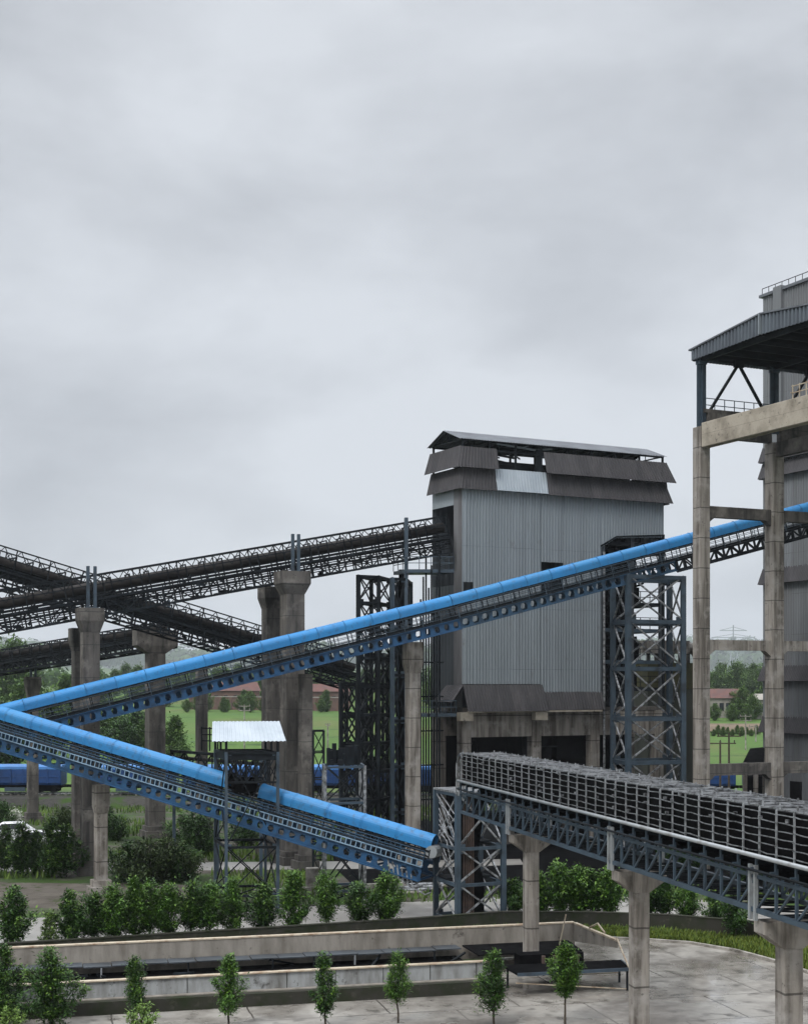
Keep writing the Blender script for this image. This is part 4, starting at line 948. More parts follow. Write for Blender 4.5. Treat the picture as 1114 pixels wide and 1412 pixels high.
# ------------------------------------------------------------------ concrete trough in front
TU = V((.966, .255, 0)).normalized(); TN = V((-TU.y, TU.x, 0))
TO = V((-22.5, 63.9, 0))
def tt(u, v, z): return TO + TU * u + TN * v + V((0, 0, z))
tg = thing('concrete_trough', 'long low concrete trough with a dark void between its stained walls', 'trough', TO)
UL = 28.2
c = MB(); c.bar(tt(0, .3, .3), tt(UL, .3, .3), 1.4, .6); c.build('plinth', 'mossy', tg)
c = MB(); c.bar(tt(0, .45, 1.0), tt(UL - .1, .45, 1.0), .22, .8); c.build('front_wall', 'trough_grey', tg)
c = MB(); c.bar(tt(0, .42, 1.42), tt(UL - .1, .42, 1.42), .34, .06); c.build('coping', 'rust', tg)
c = MB(); c.bar(tt(0, .26, .62), tt(UL, .26, .62), .5, .05); c.build('ledge', 'trough', tg)
BW = 7.8
c = MB(); c.bar(tt(0, BW, .95), tt(35.1, BW + .1, .95), .3, 1.7); c.build('back_wall', 'trough', tg)
c = MB(); c.bar(tt(0, BW, 1.83), tt(35.1, BW + .1, 1.83), .36, .07); c.build('coping', 'rust', tg)
c = MB(); c.loft([[tt(u, v, z) for u, v, z in ((35.03, BW - .1, .8), (35.17, BW - .1, .8), (35.27, 2.1, 1.42), (35.13, 2.1, 1.42))], [tt(u, v, 1.77) for u, v in ((35.03, BW - .1), (35.17, BW - .1), (35.27, 2.1), (35.13, 2.1))]]); c.build('end_wall', 'trough', tg)
c = MB(); c.bar(tt(35.1, BW - .1, 1.81), tt(35.2, 2.0, 1.81), .2, .09); c.build('coping', 'rust', tg)
rr = random.Random(5); c = MB()
for i in range(20):
    u0, u1 = UL * i / 20, UL * (i + 1) / 20 - .05; e = rr.uniform(-.03, .03)
    c.bar(tt(u0, BW - .75, .9 + e), tt(u1, BW - .75, .9 + e), 1.1, .06)
c.build('steel_shelf', 'panel_dark', tg)
for i in range(13):
    u = UL * (i + .3) / 13; c = MB(); c.bar(tt(u, BW - 1.25, 0), tt(u, BW - 1.25, .88), .08); c.bar(tt(u, BW - 1.25, .8), tt(u, BW - .2, .8), .06); c.build('shelf_post', 'pale_steel' if i % 3 == 1 else 'coal_steel', tg)
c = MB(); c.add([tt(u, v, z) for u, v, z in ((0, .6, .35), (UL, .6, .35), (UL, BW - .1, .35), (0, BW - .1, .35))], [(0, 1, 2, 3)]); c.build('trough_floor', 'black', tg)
for i in range(14):
    u = UL * (i + .5) / 14 + rr.uniform(-.6, .6); c = MB(); c.bar(tt(u, BW - rr.uniform(.4, 4), .4), tt(u + rr.uniform(-1.5, 1.5), BW - rr.uniform(.4, 4), rr.uniform(.4, .8)), .1); c.build('drain_pipe', 'coal_steel', tg)
c = MB(); ps = []
for i in range(12): u = UL * (i + .5) / 12; c.bar(tt(u, .335, .64), tt(u, .335, 1.38), .035, .03)
c.build('panel_joint', 'mossy', tg)
# end platform on legs
ep = thing('steel_platform', 'thin legged steel platform with pale rails at the right end of the trough', 'platform', tt(UL + 2, 1, 0))
c = MB(); c.loft([[tt(u, v, z) for u, v in ((UL + .3, -1.5), (34.3, -1.6), (34.7, .5), (UL + .3, .7))] for z in (1.02, 1.12)]); c.build('platform_deck', 'black', ep)
c = MB(); c.bar(tt(UL + .3, -1.53, 1.06), tt(34.3, -1.63, 1.06), .06, .16); c.bar(tt(34.33, -1.6, 1.06), tt(34.73, .5, 1.06), .06, .16); c.build('edge_beam', 'blue_steel', ep)
for u, v in ((34.2, -1.5), (34.6, .4), (31.6, -.2), (31.4, .5), (UL + .5, .5)):
    c = MB(); c.bar(tt(u, v, 0), tt(u, v, 1.02), .09); c.build('leg', 'coal_steel', ep)
c = MB(); c.tube([tt(35.1, BW - 2.2, 1.9), tt(35.0, BW - 3.6, 2.35), tt(35.15, BW - 4.2, 1.95)], .05, 6); c.build('pale_rail', 'rust', ep); c = MB(); c.tube([tt(34.3, -1.5, 1.1), tt(34.6, .2, 1.75), tt(35.2, 2.1, 1.9)], .045, 6); c.build('pale_rail', 'rust', ep); c = MB(); c.tube([tt(33.6, BW - 1.6, .9), tt(33.9, BW - 1.8, 2.6)], .04, 6)
c.build('pale_rail', 'rust', ep)
c = MB(); c.bar(tt(UL + .3, -1.3, .62), tt(34.2, -1.5, .08), .05); c.build('leg_brace', 'rust', ep)
c = MB(); c.bar(tt(31.4, .5, .5), tt(34.6, .4, .5), .05); c.build('leg_brace', 'rust', ep)
c = MB(); c.box(tt(31.2, 1.4, .5), 3.4, .9, 1.0, math.atan2(TU.y, TU.x)); c.build('pump_box', 'black', ep)
for k in range(4):
    c = MB(); c.tube([tt(30.6 + .6 * k, .55, 1.125), tt(30.6 + .6 * k, .55, 1.5)], .1, 8); c.build('valve', 'brown_pipe', ep)
c = MB(); c.loft([[tt(u, v, z) for u, v in ((UL + .3, 4.6), (34.2, 4.4), (34.6, BW - .3), (UL + .3, BW - .3))] for z in (.86, .93)]); c.build('void_sheet', 'black', ep)  # added black sheet that stands in for the trough's dark void

# low dark retaining wall along the road
WL = [(-30, 74.6), (-22, 78.2), (-14.5, 81), (0, 86.6), (6, 89.4), (11.4, 89.3), (16.1, 88.2), (20.3, 85.9), (23.1, 83), (27, 77), (30, 69)]
rw = MB()
def off(i, s):
    a = V((*WL[max(0, i - 1)], 0)); b = V((*WL[min(len(WL) - 1, i + 1)], 0)); d = (b - a).normalized(); return V((*WL[i], 0)) + V((-d.y, d.x, 0)) * s
for i in range(len(WL) - 1):
    rw.loft([[off(i, -.15) + vz(z), off(i + 1, -.15) + vz(z), off(i + 1, .15) + vz(z), off(i, .15) + vz(z)] for z in (0, 1.0)])
o = rw.build('retaining_wall', 'mossy'); tag(o, 'low dark mossy retaining wall curving between the trough and the pale road', 'wall')
wc = MB()
for i in range(len(WL) - 1): wc.bar(off(i, 0) + vz(1.03), off(i + 1, 0) + vz(1.03), .36, .06)
wc.build('coping', 'mossy', o, org=(0, 0, 0))

# ------------------------------------------------------------------ railway
rt = thing('railway_track', 'straight railway track on the dark embankment under the blue wagons', 'railway track', (0, 184, 1))
def yr(x): return 184.6 - x * .0214
for s_ in (-.75, .75):
    c = MB(); c.bar((-120, yr(-120) + s_, 1.18), (125, yr(125) + s_, 1.18), .08, .16); c.build('rail', 'rack_steel', rt)
sl = MB()
for i in range(200): x = -100 + i * 1.0; sl.box((x, yr(x), 1.0), .25, 2.6, .1)
sl.build('sleepers', 'kerb', rt)['kind'] = 'stuff'
def make_wagon():
    w_ = thing('rail_wagon', 'blue covered railway wagon', 'rail wagon')
    LB = 12.8; c = MB()
    def ring(z, w): return [V((-LB / 2, -w, z)), V((LB / 2, -w, z)), V((LB / 2, w, z)), V((-LB / 2, w, z))]
    c.loft([ring(2.3, 1.35), ring(2.6, 1.5), ring(4.35, 1.5)]); c.build('body', 'wagon', w_)
    c = MB(); c.loft([[V((x, y, z)) for y, z in ((-1.52, 4.3), (-1.45, 4.62), (-1.0, 4.85), (1.0, 4.85), (1.45, 4.62), (1.52, 4.3))] for x in (-LB / 2 - .03, LB / 2 + .03)]); c.build('roof', 'wagon_roof', w_)
    c = MB()
    for k in range(9):
        x = -LB / 2 + .2 + (LB - .4) * k / 8; c.box((x, -1.54, 2.5), .16, .1, 1.85)
    c.box((0, -1.54, 3.3), LB, .08, .12); c.build('side_ribs', 'wagon', w_)
    for x in (-2.6, 1.4):
        c = MB(); c.box((x, -1.53, 2.6), 1.5, .07, 1.5); c.build('door', 'wagon', w_)
    c = MB(); c.box((0, 0, 1.9), LB - .2, 2.2, .4); c.build('underframe', 'black', w_)
    for x in (-4.3, 4.3):
        c = MB(); c.box((x, 0, 1.45), 3.0, 2.0, .5); bo = c.build('bogie', 'black', w_)
        for dx in (-.9, .9):
            for y in (-.8, .8):
                c = MB(); c.tube([V((x + dx, y - .06, 1.68)), V((x + dx, y + .06, 1.68))], .42, 14); c.build('wheel', 'rubber', bo)
    c = MB(); c.box((.5, -1.3, 1.5), 2.6, .5, .5); c.build('brake_box', 'blue_steel', w_)
    for x in (-LB / 2 - .3, LB / 2 + .3): c = MB(); c.box((x, 0, 1.95), .7, .4, .35); c.build('coupler', 'black', w_)
    return w_
WLAB = ['blue railway wagon cut by the picture edge, behind the slim short pier', 'blue railway wagon behind the foot of the tall sooty pier', 'blue railway wagon glimpsed behind the tin roofed shelter tower', 'blue railway wagon behind the dark lattice towers', 'blue railway wagon glimpsed beside the end hoops of the pipe rack', 'blue railway wagon hidden behind the grey tower building base', 'blue railway wagon behind the open steel tower', 'blue railway wagon seen under the lowest beam of the concrete frame']
wg = make_wagon(); x_end = gx(93, 187).x - 6.5
for i, lb in enumerate(WLAB):
    x = x_end + i * 14.2; loc = (x, yr(x), 0); rz = -.0214
    if i == 0: wg.location = loc; wg.rotation_euler = (0, 0, rz); wg['label'] = lb; wg['group'] = 'blue wagons of the train'
    else: dup(wg, loc, lb, 'blue wagons of the train', rz)

# ------------------------------------------------------------------ trees
def leafy(seed, H, W, trunk, nl, ls, lm='leaf', shape='cone', shoots=26, tilt=.9, lw_=.42, trunk_r=.05, name='young_tree', cat='tree', sparse=0.0, lit_growth='leaf_young_lit'):
    rnd = random.Random(seed); root = thing(name, 'tree', cat)
    t = MB(); bend = [V((0, 0, 0))]
    for k in range(1, 6): bend.append(V((rnd.uniform(-.04, .04) * k, rnd.uniform(-.04, .04) * k, H * .86 * k / 5)))
    t.tube(bend, [trunk_r * (1 - .15 * k) for k in range(6)], 7)
    c = MB(); ch = H - trunk
    def rad(z):
        q = (z - trunk) / ch
        if shape == 'cone': return W / 2 * max(.05, min(1, (q * 4.5 + .25))) * max(.08, (1 - q ** 1.7)) * 1.12
        if shape == 'round': return W / 2 * max(.05, (1 - abs(2 * q - .95) ** 2.4)) 
        return W / 2 * max(.1, (1 - q ** 2.2))
    tips = []; a0, lop, gap = rnd.uniform(0, 6.28), rnd.uniform(.1, .4), rnd.uniform(0, 6.28)
    for k in range(shoots):
        q = (k + rnd.random()) / shoots; z = trunk + ch * (q * .97 + .03); a = k * 2.4 + rnd.uniform(-.5, .5); r_ = rad(z - ch * .03) * rnd.uniform(.5, 1.3) * (1 + lop * math.cos(a - a0)) * (.5 if math.cos(a - gap + q * 3) > .85 else 1)
        z0 = max(trunk * .75, z - r_ * rnd.uniform(.7, 1.5) - .1); kk = min(4, int(z0 / (H * .86) * 5)); base = V((bend[kk].x, bend[kk].y, min(z0, H * .86)))
        tip = V((math.cos(a) * r_, math.sin(a) * r_, z))
        tips.append((base, tip)); t.tube([base, base.lerp(tip, .5) + V((math.cos(a), math.sin(a), -.4)) * r_ * .15, tip], [.02 + H * .001, .014, .006], 4, cap=False)
    per = nl // max(1, len(tips)); lit_tips = MB()
    for base, tip in tips:
        d = (tip - base); ln_ = d.length; cl = rnd.uniform(.055, .115) * W; top_ = (tip.z - trunk) / ch
        n_here = int(1.75 * per * rnd.uniform(.6, 1.4) * (.45 + ln_ / (W * .6)))
        if rnd.random() < sparse: n_here //= 3
        young = rnd.random() < .3 + .5 * top_  # upper shoots more often get the tip colour that paints in sky light
        for _ in range(n_here):
            f = 1.04 - rnd.random() ** 1.3 * .95
            p = base + d * f + V((rnd.gauss(0, 1), rnd.gauss(0, 1), rnd.gauss(0, 1.1))) * cl * (1.25 - .6 * f)
            out = V((p.x, p.y, 0)) + V((d.x, d.y, 0)); out = out.normalized() if out.length > .01 else V((1, 0, 0))
            dr = (out * rnd.uniform(.1, 1) + V((rnd.uniform(-.8, .8), rnd.uniform(-.8, .8), rnd.uniform(-.45, tilt)))).normalized()
            sd_ = dr.cross(V((rnd.uniform(-.4, .4), rnd.uniform(-.4, .4), 1))).normalized(); nn = sd_.cross(dr)
            l = 1.12 * ls * rnd.uniform(.6, 1.25); w2 = l * lw_ / 2; m0 = p + dr * l * .5
            (lit_tips if young and f > .86 and rnd.random() < .75 else c).add([p, m0 + sd_ * w2 + nn * l * .05, p + dr * l - nn * l * .08, m0 - sd_ * w2 + nn * l * .05], [(0, 1, 2), (0, 2, 3)])
    nold = len(c.f); c.add(lit_tips.v, lit_tips.f); t.build('trunk', 'bark', root); cr_ = c.build('crown', lm, root)
    if lit_growth:
        cr_.data.materials.append(M[lit_growth]); cr_.data.polygons.foreach_set('material_index', [0] * nold + [1] * (len(c.f) - nold))
    return root
def plant(protos, items, z=0, group=None):
    """items: (px, D, height scale, proto index, label)"""
    used = set()
    for n_, (px, D, sc, k, lb) in enumerate(items):
        p = gx(px, D); p.z = gz(p.x, p.y) if D > 230 else z; o = protos[k]; rz = (n_ * 1.9) % 6.28
        sx = sc * (1 + .1 * math.sin(n_ * 2.3))
        if k not in used: used.add(k); o.location = p; o.rotation_euler = (.035 * math.sin(n_ * 4.1), .04 * math.cos(n_ * 2.7), rz); o.scale = (sx, sx, sc); o['label'] = lb; (o.__setitem__('group', group) if group else None)
        else: dup(o, p, lb, group, rz, (sx, sx, sc)).rotation_euler = (.035 * math.sin(n_ * 4.1), .04 * math.cos(n_ * 2.7), rz)
A_ = [leafy(31, 3.3, 1.9, .6, 3000, .15, 'leaf_dark', shoots=34), leafy(30, 3.4, 2.1, .5, 3400, .155, 'leaf_dark', shoots=38), leafy(33, 3.0, 1.5, .9, 2000, .14, 'leaf_dark', sparse=.2, shoots=22), leafy(32, 3.2, 1.45, .95, 2100, .14, 'leaf', sparse=.1),
      leafy(35, 3.25, 1.35, .8, 1900, .145, 'leaf_dark', sparse=.25, shoots=22), leafy(36, 3.05, 1.4, 1.25, 1900, .135, 'leaf', sparse=.1, shoots=24), leafy(37, 3.2, 1.55, .85, 2300, .14, 'leaf_dark', sparse=.15, shoots=28), leafy(34, 3.0, 1.3, 1.35, 2000, .14, 'leaf', shape='round')]
plant(A_, [(2, 64.5, 1.02, 0, 'dense young tree cut off by the picture edge, in front of the trough'), (72, 63.5, 1.0, 1, 'widest dense young tree in front of the trough, beside the one at the edge'),
           (189, 64.4, .98, 2, 'young tree in front of the trough with pale shrub at its foot'), (316, 63.2, 1.0, 3, 'young tree in front of the trough between the pale shrub and mid picture'),
           (449, 63.4, 1.0, 4, 'slim tapering young tree in front of the trough wall, third from the gallery pier'), (549, 64.3, 1.02, 5, 'young tree with bare thin trunk before the trough, second from the gallery pier'),
           (681, 63.7, 1.02, 6, 'young tree standing just left of the first gallery pier'), (779, 64.0, 1.16, 7, 'round headed sapling with a long bare trunk in front of the platform legs')], group='young trees along the paving')
sh = [leafy(41, 1.0, 1.2, .05, 520, .15, 'leaf_light', shape='round', shoots=18, lit_growth=None, name='shrub', cat='shrub')]
plant(sh, [(196, 62.9, 1.15, 0, 'pale yellow green shrub at the foot of a young tree'), (12, 62.6, 1.0, 0, 'pale shrub at the lower corner beneath the dense tree')])
Bq = [leafy(51, 3.6, 2.2, 1.15, 2500, .19, 'leaf', shoots=32), leafy(52, 3.4, 2.0, 1.1, 2300, .19, 'leaf_dark', shoots=30), leafy(53, 3.5, 1.95, 1.2, 2000, .185, 'leaf', shape='round', shoots=28), leafy(54, 3.1, 1.6, .5, 1200, .18, 'leaf_light', shoots=22), leafy(55, 3.7, 1.9, 1.0, 2300, .19, 'leaf', shoots=26, sparse=.15), leafy(56, 3.3, 2.1, 1.2, 2200, .19, 'leaf_dark', shape='round', shoots=30)]
def WD(px, add):                                        # depth of the road edge behind the retaining wall, at photo column px
    best = None
    for (x0, y0), (x1, y1) in zip(WL, WL[1:]):
        for k_ in range(21):
            x, y = x0 + (x1 - x0) * k_ / 20, y0 + (y1 - y0) * k_ / 20 + add; e = abs(x / y * F + CX - px)
            if best is None or e < best[0]: best = (e, y)
    return best[1]
rowB = [(14, 1.1, 1, 'dark tree standing alone at the road beside the bare dirt patch'), (70, .78, 3, 'thin pale sapling next to the bare dirt patch'), (100, 1.0, 1, 'first dark tree of the thick roadside row after the dirt patch'),
        (130, .98, 5, 'dark tree second in the roadside row below the short broken pier'), (158, 1.03, 0, 'roadside tree just right of the short broken pier'), (186, 1.08, 4, 'bright roadside tree in front of the dark bushes, beside the broken pier'), (205, 1.06, 2, 'roadside tree in front of the middle of the dark bushes'),
        (232, 1.0, 0, 'roadside tree below the T-shaped pier'), (262, 1.08, 5, 'dark roadside tree at the right end of the dark bushes'), (288, 1.0, 2, 'roadside tree just left of the shelter tower leg'), (322, 1.0, 4, 'roadside tree between the front legs of the shelter tower'),
        (362, .95, 1, 'dark roadside tree at the right leg of the shelter tower'), (405, 1.05, 4, 'pointed bright roadside tree before the tallest pier'), (450, 1.05, 2, 'pointed bright roadside tree below the square grey frame'), (492, .92, 5, 'dark short roadside tree right of the square grey frame'), (530, 1.0, 0, 'bushy tree ending the roadside row nearest the transfer tower')]
plant(Bq, [(px, WD(px, 1.4), s_, k, lb) for px, s_, k, lb in rowB], group='roadside trees behind the trough')
Cq = [leafy(61, 3.0, 2.0, .9, 1700, .22, 'leaf', shape='round', shoots=24, trunk_r=.06), leafy(62, 2.9, 1.9, 1.0, 1500, .22, 'leaf_dark', shape='round', shoots=22, trunk_r=.06)]
rowD = [(706, .95, 1, 'dark small headed tree touching the right leg of the transfer tower'), (744, 1.0, 0, 'tree just right of the first gallery pier'), (774, 1.22, 0, 'tallest bright tree in the clump behind the platform'), (797, 1.15, 0, 'bright tree second in the clump behind the platform'), (818, 1.12, 1, 'darker tree in the middle of the clump behind the platform'), (842, 1.1, 0, 'tree at the right end of the clump, touching the middle pier'),
        (893, 1.08, 1, 'dark tree right of the middle pier on a leaning trunk'), (912, 1.05, 1, 'second dark tree right of the middle pier under the truss'), (948, .85, 0, 'small sapling with twin stems under the truss'), (986, .78, 1, 'little round sapling under the truss beside the road posts'), (1013, 1.0, 1, 'sapling on the grass verge near the nearest pier')]
plant(Cq, [(px, WD(px, 2.0 if px < 1000 else -1.5), s_, k, lb) for px, s_, k, lb in rowD], group='trees along the curving road')
rowC = [(6, 116, 1.0, 1, 'dark tree at the picture edge in front of the white cars'), (31, 114, 1.05, 0, 'second dark tree from the picture edge before the white cars'), (52, 114, .95, 1, 'narrow dark tree third from the picture edge by the service road'), (72, 113, 1.12, 0, 'wide dark tree on the service road left of the sooty pier'), (92, 113, 1.1, 1, 'dark tree pressed against the foot of the tall sooty pier')]
Eq = [leafy(71, 3.9, 2.1, .5, 1500, .26, 'leaf_dark', shoots=26), leafy(72, 3.7, 1.9, .5, 1400, .26, 'leaf_dark', shape='cone', shoots=24)]
plant(Eq, rowC, group='dark trees along the service road')
Bu = [leafy(81, 2.7, 3.2, .1, 2000, .25, 'leaf_olive', shape='round', shoots=44, lit_growth=None, name='bush', cat='bush'), leafy(82, 2.6, 2.8, .1, 1700, .25, 'leaf_dark', shape='round', shoots=40, lit_growth=None, name='bush', cat='bush')]
plant(Bu, [(178, 111, 1.12, 1, 'dark round bush right of the short broken pier'), (206, 110, 1.2, 0, 'big olive bush in front of the T-shaped pier'), (232, 110.5, 1.22, 0, 'big olive bush below the T-shaped pier, right one of two'), (252, 111, 1.0, 1, 'dark bush at the right end of the olive bushes'),
           (143, 145, 1.1, 1, 'bush on the grass bank right of the wagon pier'), (158, 140, .9, 1, 'dark bush behind the foot of the broken pier'), (88, 150, .85, 0, 'olive bush on the bank below the wagon'), (2, 150, 1.1, 1, 'dark bush below the wagon at the picture edge'),
           (275, 128, 1.3, 1, 'dark bush left of the shelter tower in the deep shade'), (262, 135, 1.2, 1, 'dark bush under the lattice pipe bridge'), (340, 135, 1.2, 1, 'dark bush seen between the shelter tower legs'), (940, 118, 1.5, 1, 'dark bush seen through the truss right of the middle pier'), (975, 122, 1.5, 1, 'dark bush seen through the truss left of the nearest pier'), (1040, 112, 1.5, 1, 'dark bush seen through the truss near the picture edge')], group='bushes on rough ground')
fb = [leafy(85, 1.9, 2.6, .1, 900, .2, 'blossom', shape='round', shoots=26, lit_growth=None, name='flowering_bush', cat='bush')]
plant(fb, [(20, 152, 1.0, 0, 'white blossoming bush on the bank beside the slim short pier')])
# mid distance and far trees
Fq = [leafy(91, 11, 8.0, 1.5, 3000, .7, 'leaf_far', shape='round', shoots=60, trunk_r=.25, lit_growth=None, name='broad_tree'), leafy(92, 10, 6.0, 1.2, 2600, .7, 'leaf_far', shape='cone', shoots=56, trunk_r=.22, lit_growth=None, name='broad_tree'), leafy(93, 9, 7.5, 1.0, 2800, .7, 'leaf_dark', shape='round', shoots=56, trunk_r=.25, lit_growth=None, name='broad_tree')]
far = [(168, 262, .92, 2, 'dark broad tree left in the clump beside the T-shaped pier'), (190, 275, 1.05, 2, 'dark broad tree in the middle of the clump left of the T-shaped pier'), (203, 262, .8, 1, 'narrow dark tree left of the T-shaped pier'), (241, 268, .85, 1, 'tree just right of the T-shaped pier shaft'), (151, 300, .9, 0, 'tree behind the tall sooty pier at the field edge'),
       (10, 250, 1.25, 2, 'dark tree at the picture edge under the farthest gallery'), (34, 300, 1.3, 0, 'green tree behind the short flared pier'), (66, 280, 1.15, 0, 'tree between the short flared pier and the sooty pier'), (88, 330, 1.4, 1, 'tall tree left of the sooty pier'), (18, 420, 1.9, 0, 'round tree top rising over the farthest gallery at the edge')]
plant(Fq, far, group='trees beyond the railway')
stands = [('hazy green tree of the distant belt beyond the fields', 'hazy trees of the far belt', [(140 + 17 * i + 6 * math.sin(i * 3.1), 500 + 60 * ((i * 7) % 5), 1.0 + .35 * ((i * 5) % 4) / 3, i % 2) for i in range(22)] + [(600 + 7 * i, 440 + 30 * (i % 3), 1.0, i % 2) for i in range(6)]),
    ('tree behind the red roofed house in the gap of the concrete frame', 'trees behind the red roofed house', [(984 + 8 * i, 560 + 50 * ((i * 3) % 4), 1.0 + .35 * ((i * 5) % 3) / 2, i % 2) for i in range(9)]),
    ('small tree before the red roofed house in the gap of the concrete frame', 'small trees before the red roofed house', [(1010 + 7 * i, 385 + 8 * (i % 3), .42 + .16 * (i % 3), i % 2) for i in range(6)] + [(986, 388, .4, 0)]),
    ('low shrubby tree at the edge of the ploughed strip in the concrete frame gap', 'shrubby trees by the ploughed strip', [(984 + 6.5 * i, 336 + 5 * (i % 2), .16 + .07 * ((i * 3) % 4) / 3, i % 2) for i in range(10)]),
    ('small tree standing before the long far brick boundary wall', 'small trees before the brick wall', [(258 + 15 * i + 5 * math.sin(i * 2.7), 436 + 6 * (i % 3), .35 + .3 * ((i * 7) % 4) / 3, i % 2) for i in range(14)])]
for lb, gr, rows in stands:
    for px, D, sc, k in rows:
        p = gx(px, D); p.z = gz(p.x, p.y) - .2
        dup(Fq[k], p, lb, gr, px % 6.28, sc)

# forest on the far hills: nobody could count it
rnd = random.Random(101); fo = MB()
for k_ in range(800):
    y = rnd.uniform(640, 1250) if k_ < 150 else rnd.uniform(4200, 7600); x = rnd.uniform(-.31, .34) * y; z = gz(x, y); r_ = rnd.uniform(5, 9) if k_ < 150 else rnd.uniform(30, 60)
    for _ in range(110):
        th, ph = rnd.uniform(0, 6.28), math.acos(rnd.uniform(-.3, 1)); d = V((math.cos(th) * math.sin(ph), math.sin(th) * math.sin(ph), math.cos(ph)))
        p = V((x, y, z + r_ * .6)) + d * r_ * rnd.uniform(.75, 1.05); s1 = d.orthogonal().normalized(); s2 = d.cross(s1); a_ = rnd.uniform(0, 6.28); fz = 1 if k_ < 150 else 6; q = (s1 * math.cos(a_) + s2 * math.sin(a_)) * rnd.uniform(.8, 1.7) * fz; w_ = (s2 * math.cos(a_) - s1 * math.sin(a_)) * rnd.uniform(.8, 1.7) * fz
        t_ = d * rnd.uniform(-.6, .6); fo.add([p - q, p + w_ + t_, p + q, p - w_ - t_], [(0, 1, 2, 3)])
o = fo.build('forest', 'forest'); o['kind'] = 'stuff'

# grass: verge and weeds
def blades(name, m, pts, h0, h1, seed):
    rnd = random.Random(seed); b = MB()
    for x, y, z in pts:
        a = rnd.uniform(0, 6.28); h = rnd.uniform(h0, h1); w_ = h * .14; l = V((math.cos(a), math.sin(a), 0)); s_ = V((-l.y, l.x, 0)); k_ = rnd.uniform(.1, .6) * h
        p = V((x, y, z)); b.add([p - s_ * w_, p + s_ * w_, p + l * k_ * .4 + s_ * w_ * .6 + V((0, 0, h * .6)), p + l * k_ + V((0, 0, h))], [(0, 1, 2), (0, 2, 3)])
    o = b.build(name, m); o['kind'] = 'stuff'; return o
rnd = random.Random(55); pts = []
vb = MB()
def wy(x, P_):
    for (x0, y0), (x1, y1) in zip(P_, P_[1:]):
        if x0 <= x <= x1: return y0 + (y1 - y0) * (x - x0) / (x1 - x0)
for _ in range(13000):
    x = rnd.uniform(8, 26.6); a, b_ = wy(x, KERB), wy(x, WL)
    if a is None or b_ is None: continue
    q = rnd.random(); pts.append((x, a + .3 + (b_ - a - 1.4) * q, .06 + .1 * q))
blades('verge_grass', 'verge', pts, .15, .38, 1)
vs_ = MB(); n_ = 24
for i in range(n_ + 1):
    x = 8 + 18.6 * i / n_; vs_.v += [V((x, wy(max(9, x), KERB) + .1, .02)), V((x, wy(x, WL) - .1, .14))]
for i in range(n_): vs_.f.append((2 * i, 2 * i + 2, 2 * i + 3, 2 * i + 1))
M['verge_soil'] = mat('verge_soil', (.10, .105, .022), (.12, .085, .05), rough=.95, ns=.5, spec=.15)
setting('terrain', vs_, 'verge_soil')
pts = []
for _ in range(52000):
    y = rnd.uniform(100, 200); x = rnd.uniform(-.30, .32) * y
    if mnoise.noise(V((x * .07, y * .07, 3.0))) < -.12: continue
    if x > -6 and 104 < y < 160: continue
    if 179 < y < 191: continue
    if 115.5 < y < 123 or (y < 112 and x < -13 and y > 97): continue
    pts.append((x, y, 0))
blades('weeds', 'weed', pts, .2, .75, 2)
pts = []
for _ in range(3500):
    q = rnd.random(); i = rnd.randrange(0, 6); p = off(i, 0).lerp(off(i + 1, 0), q); pts.append((p.x, p.y + rnd.uniform(.3, 1.6), 0))
    pts.append((p.x, p.y - rnd.uniform(.3, 1.8), 0))
blades('roadside_weeds', 'weed', pts, .15, .5, 3)

# ------------------------------------------------------------------ far things
pyl = thing('transmission_pylon', 'faint lattice power pylon standing in the haze beyond the fields', 'pylon', gx(1011, 640, gz(gx(1011, 640).x, 640)))
c = MB(); b0 = V((gx(1011, 640).x, 640, gz(gx(1011, 640).x, 640))); Hp = at(0, 862, 640).z - b0.z
for i in range(4):
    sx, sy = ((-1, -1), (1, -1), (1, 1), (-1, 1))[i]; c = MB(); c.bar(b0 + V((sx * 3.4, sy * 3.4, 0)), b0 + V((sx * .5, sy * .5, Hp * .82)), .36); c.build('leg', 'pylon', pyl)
c = MB()
for k in range(9):
    f0, f1 = k / 9, (k + 1) / 9
    for sx, sy, tx, ty in ((-1, -1, 1, -1), (1, -1, -1, -1), (1, 1, 1, -1), (-1, 1, -1, -1)):
        r0, r1 = 3.4 - 2.9 * f0, 3.4 - 2.9 * f1; c.bar(b0 + V((sx * r0, sy * r0, Hp * .82 * f0)), b0 + V((tx * r1, ty * r1, Hp * .82 * f1)), .2)
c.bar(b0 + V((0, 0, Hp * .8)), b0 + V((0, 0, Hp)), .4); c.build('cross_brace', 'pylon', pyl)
for z, w_ in ((.72, 8), (.82, 9.5), (.92, 6)): c = MB(); c.bar(b0 + V((-w_, 0, Hp * z)), b0 + V((w_, 0, Hp * z)), .34); c.bar(b0 + V((-w_, 0, Hp * z)), b0 + V((0, 0, Hp * (z + .05))), .2); c.bar(b0 + V((w_, 0, Hp * z)), b0 + V((0, 0, Hp * (z + .05))), .2); c.build('crossarm', 'pylon', pyl)
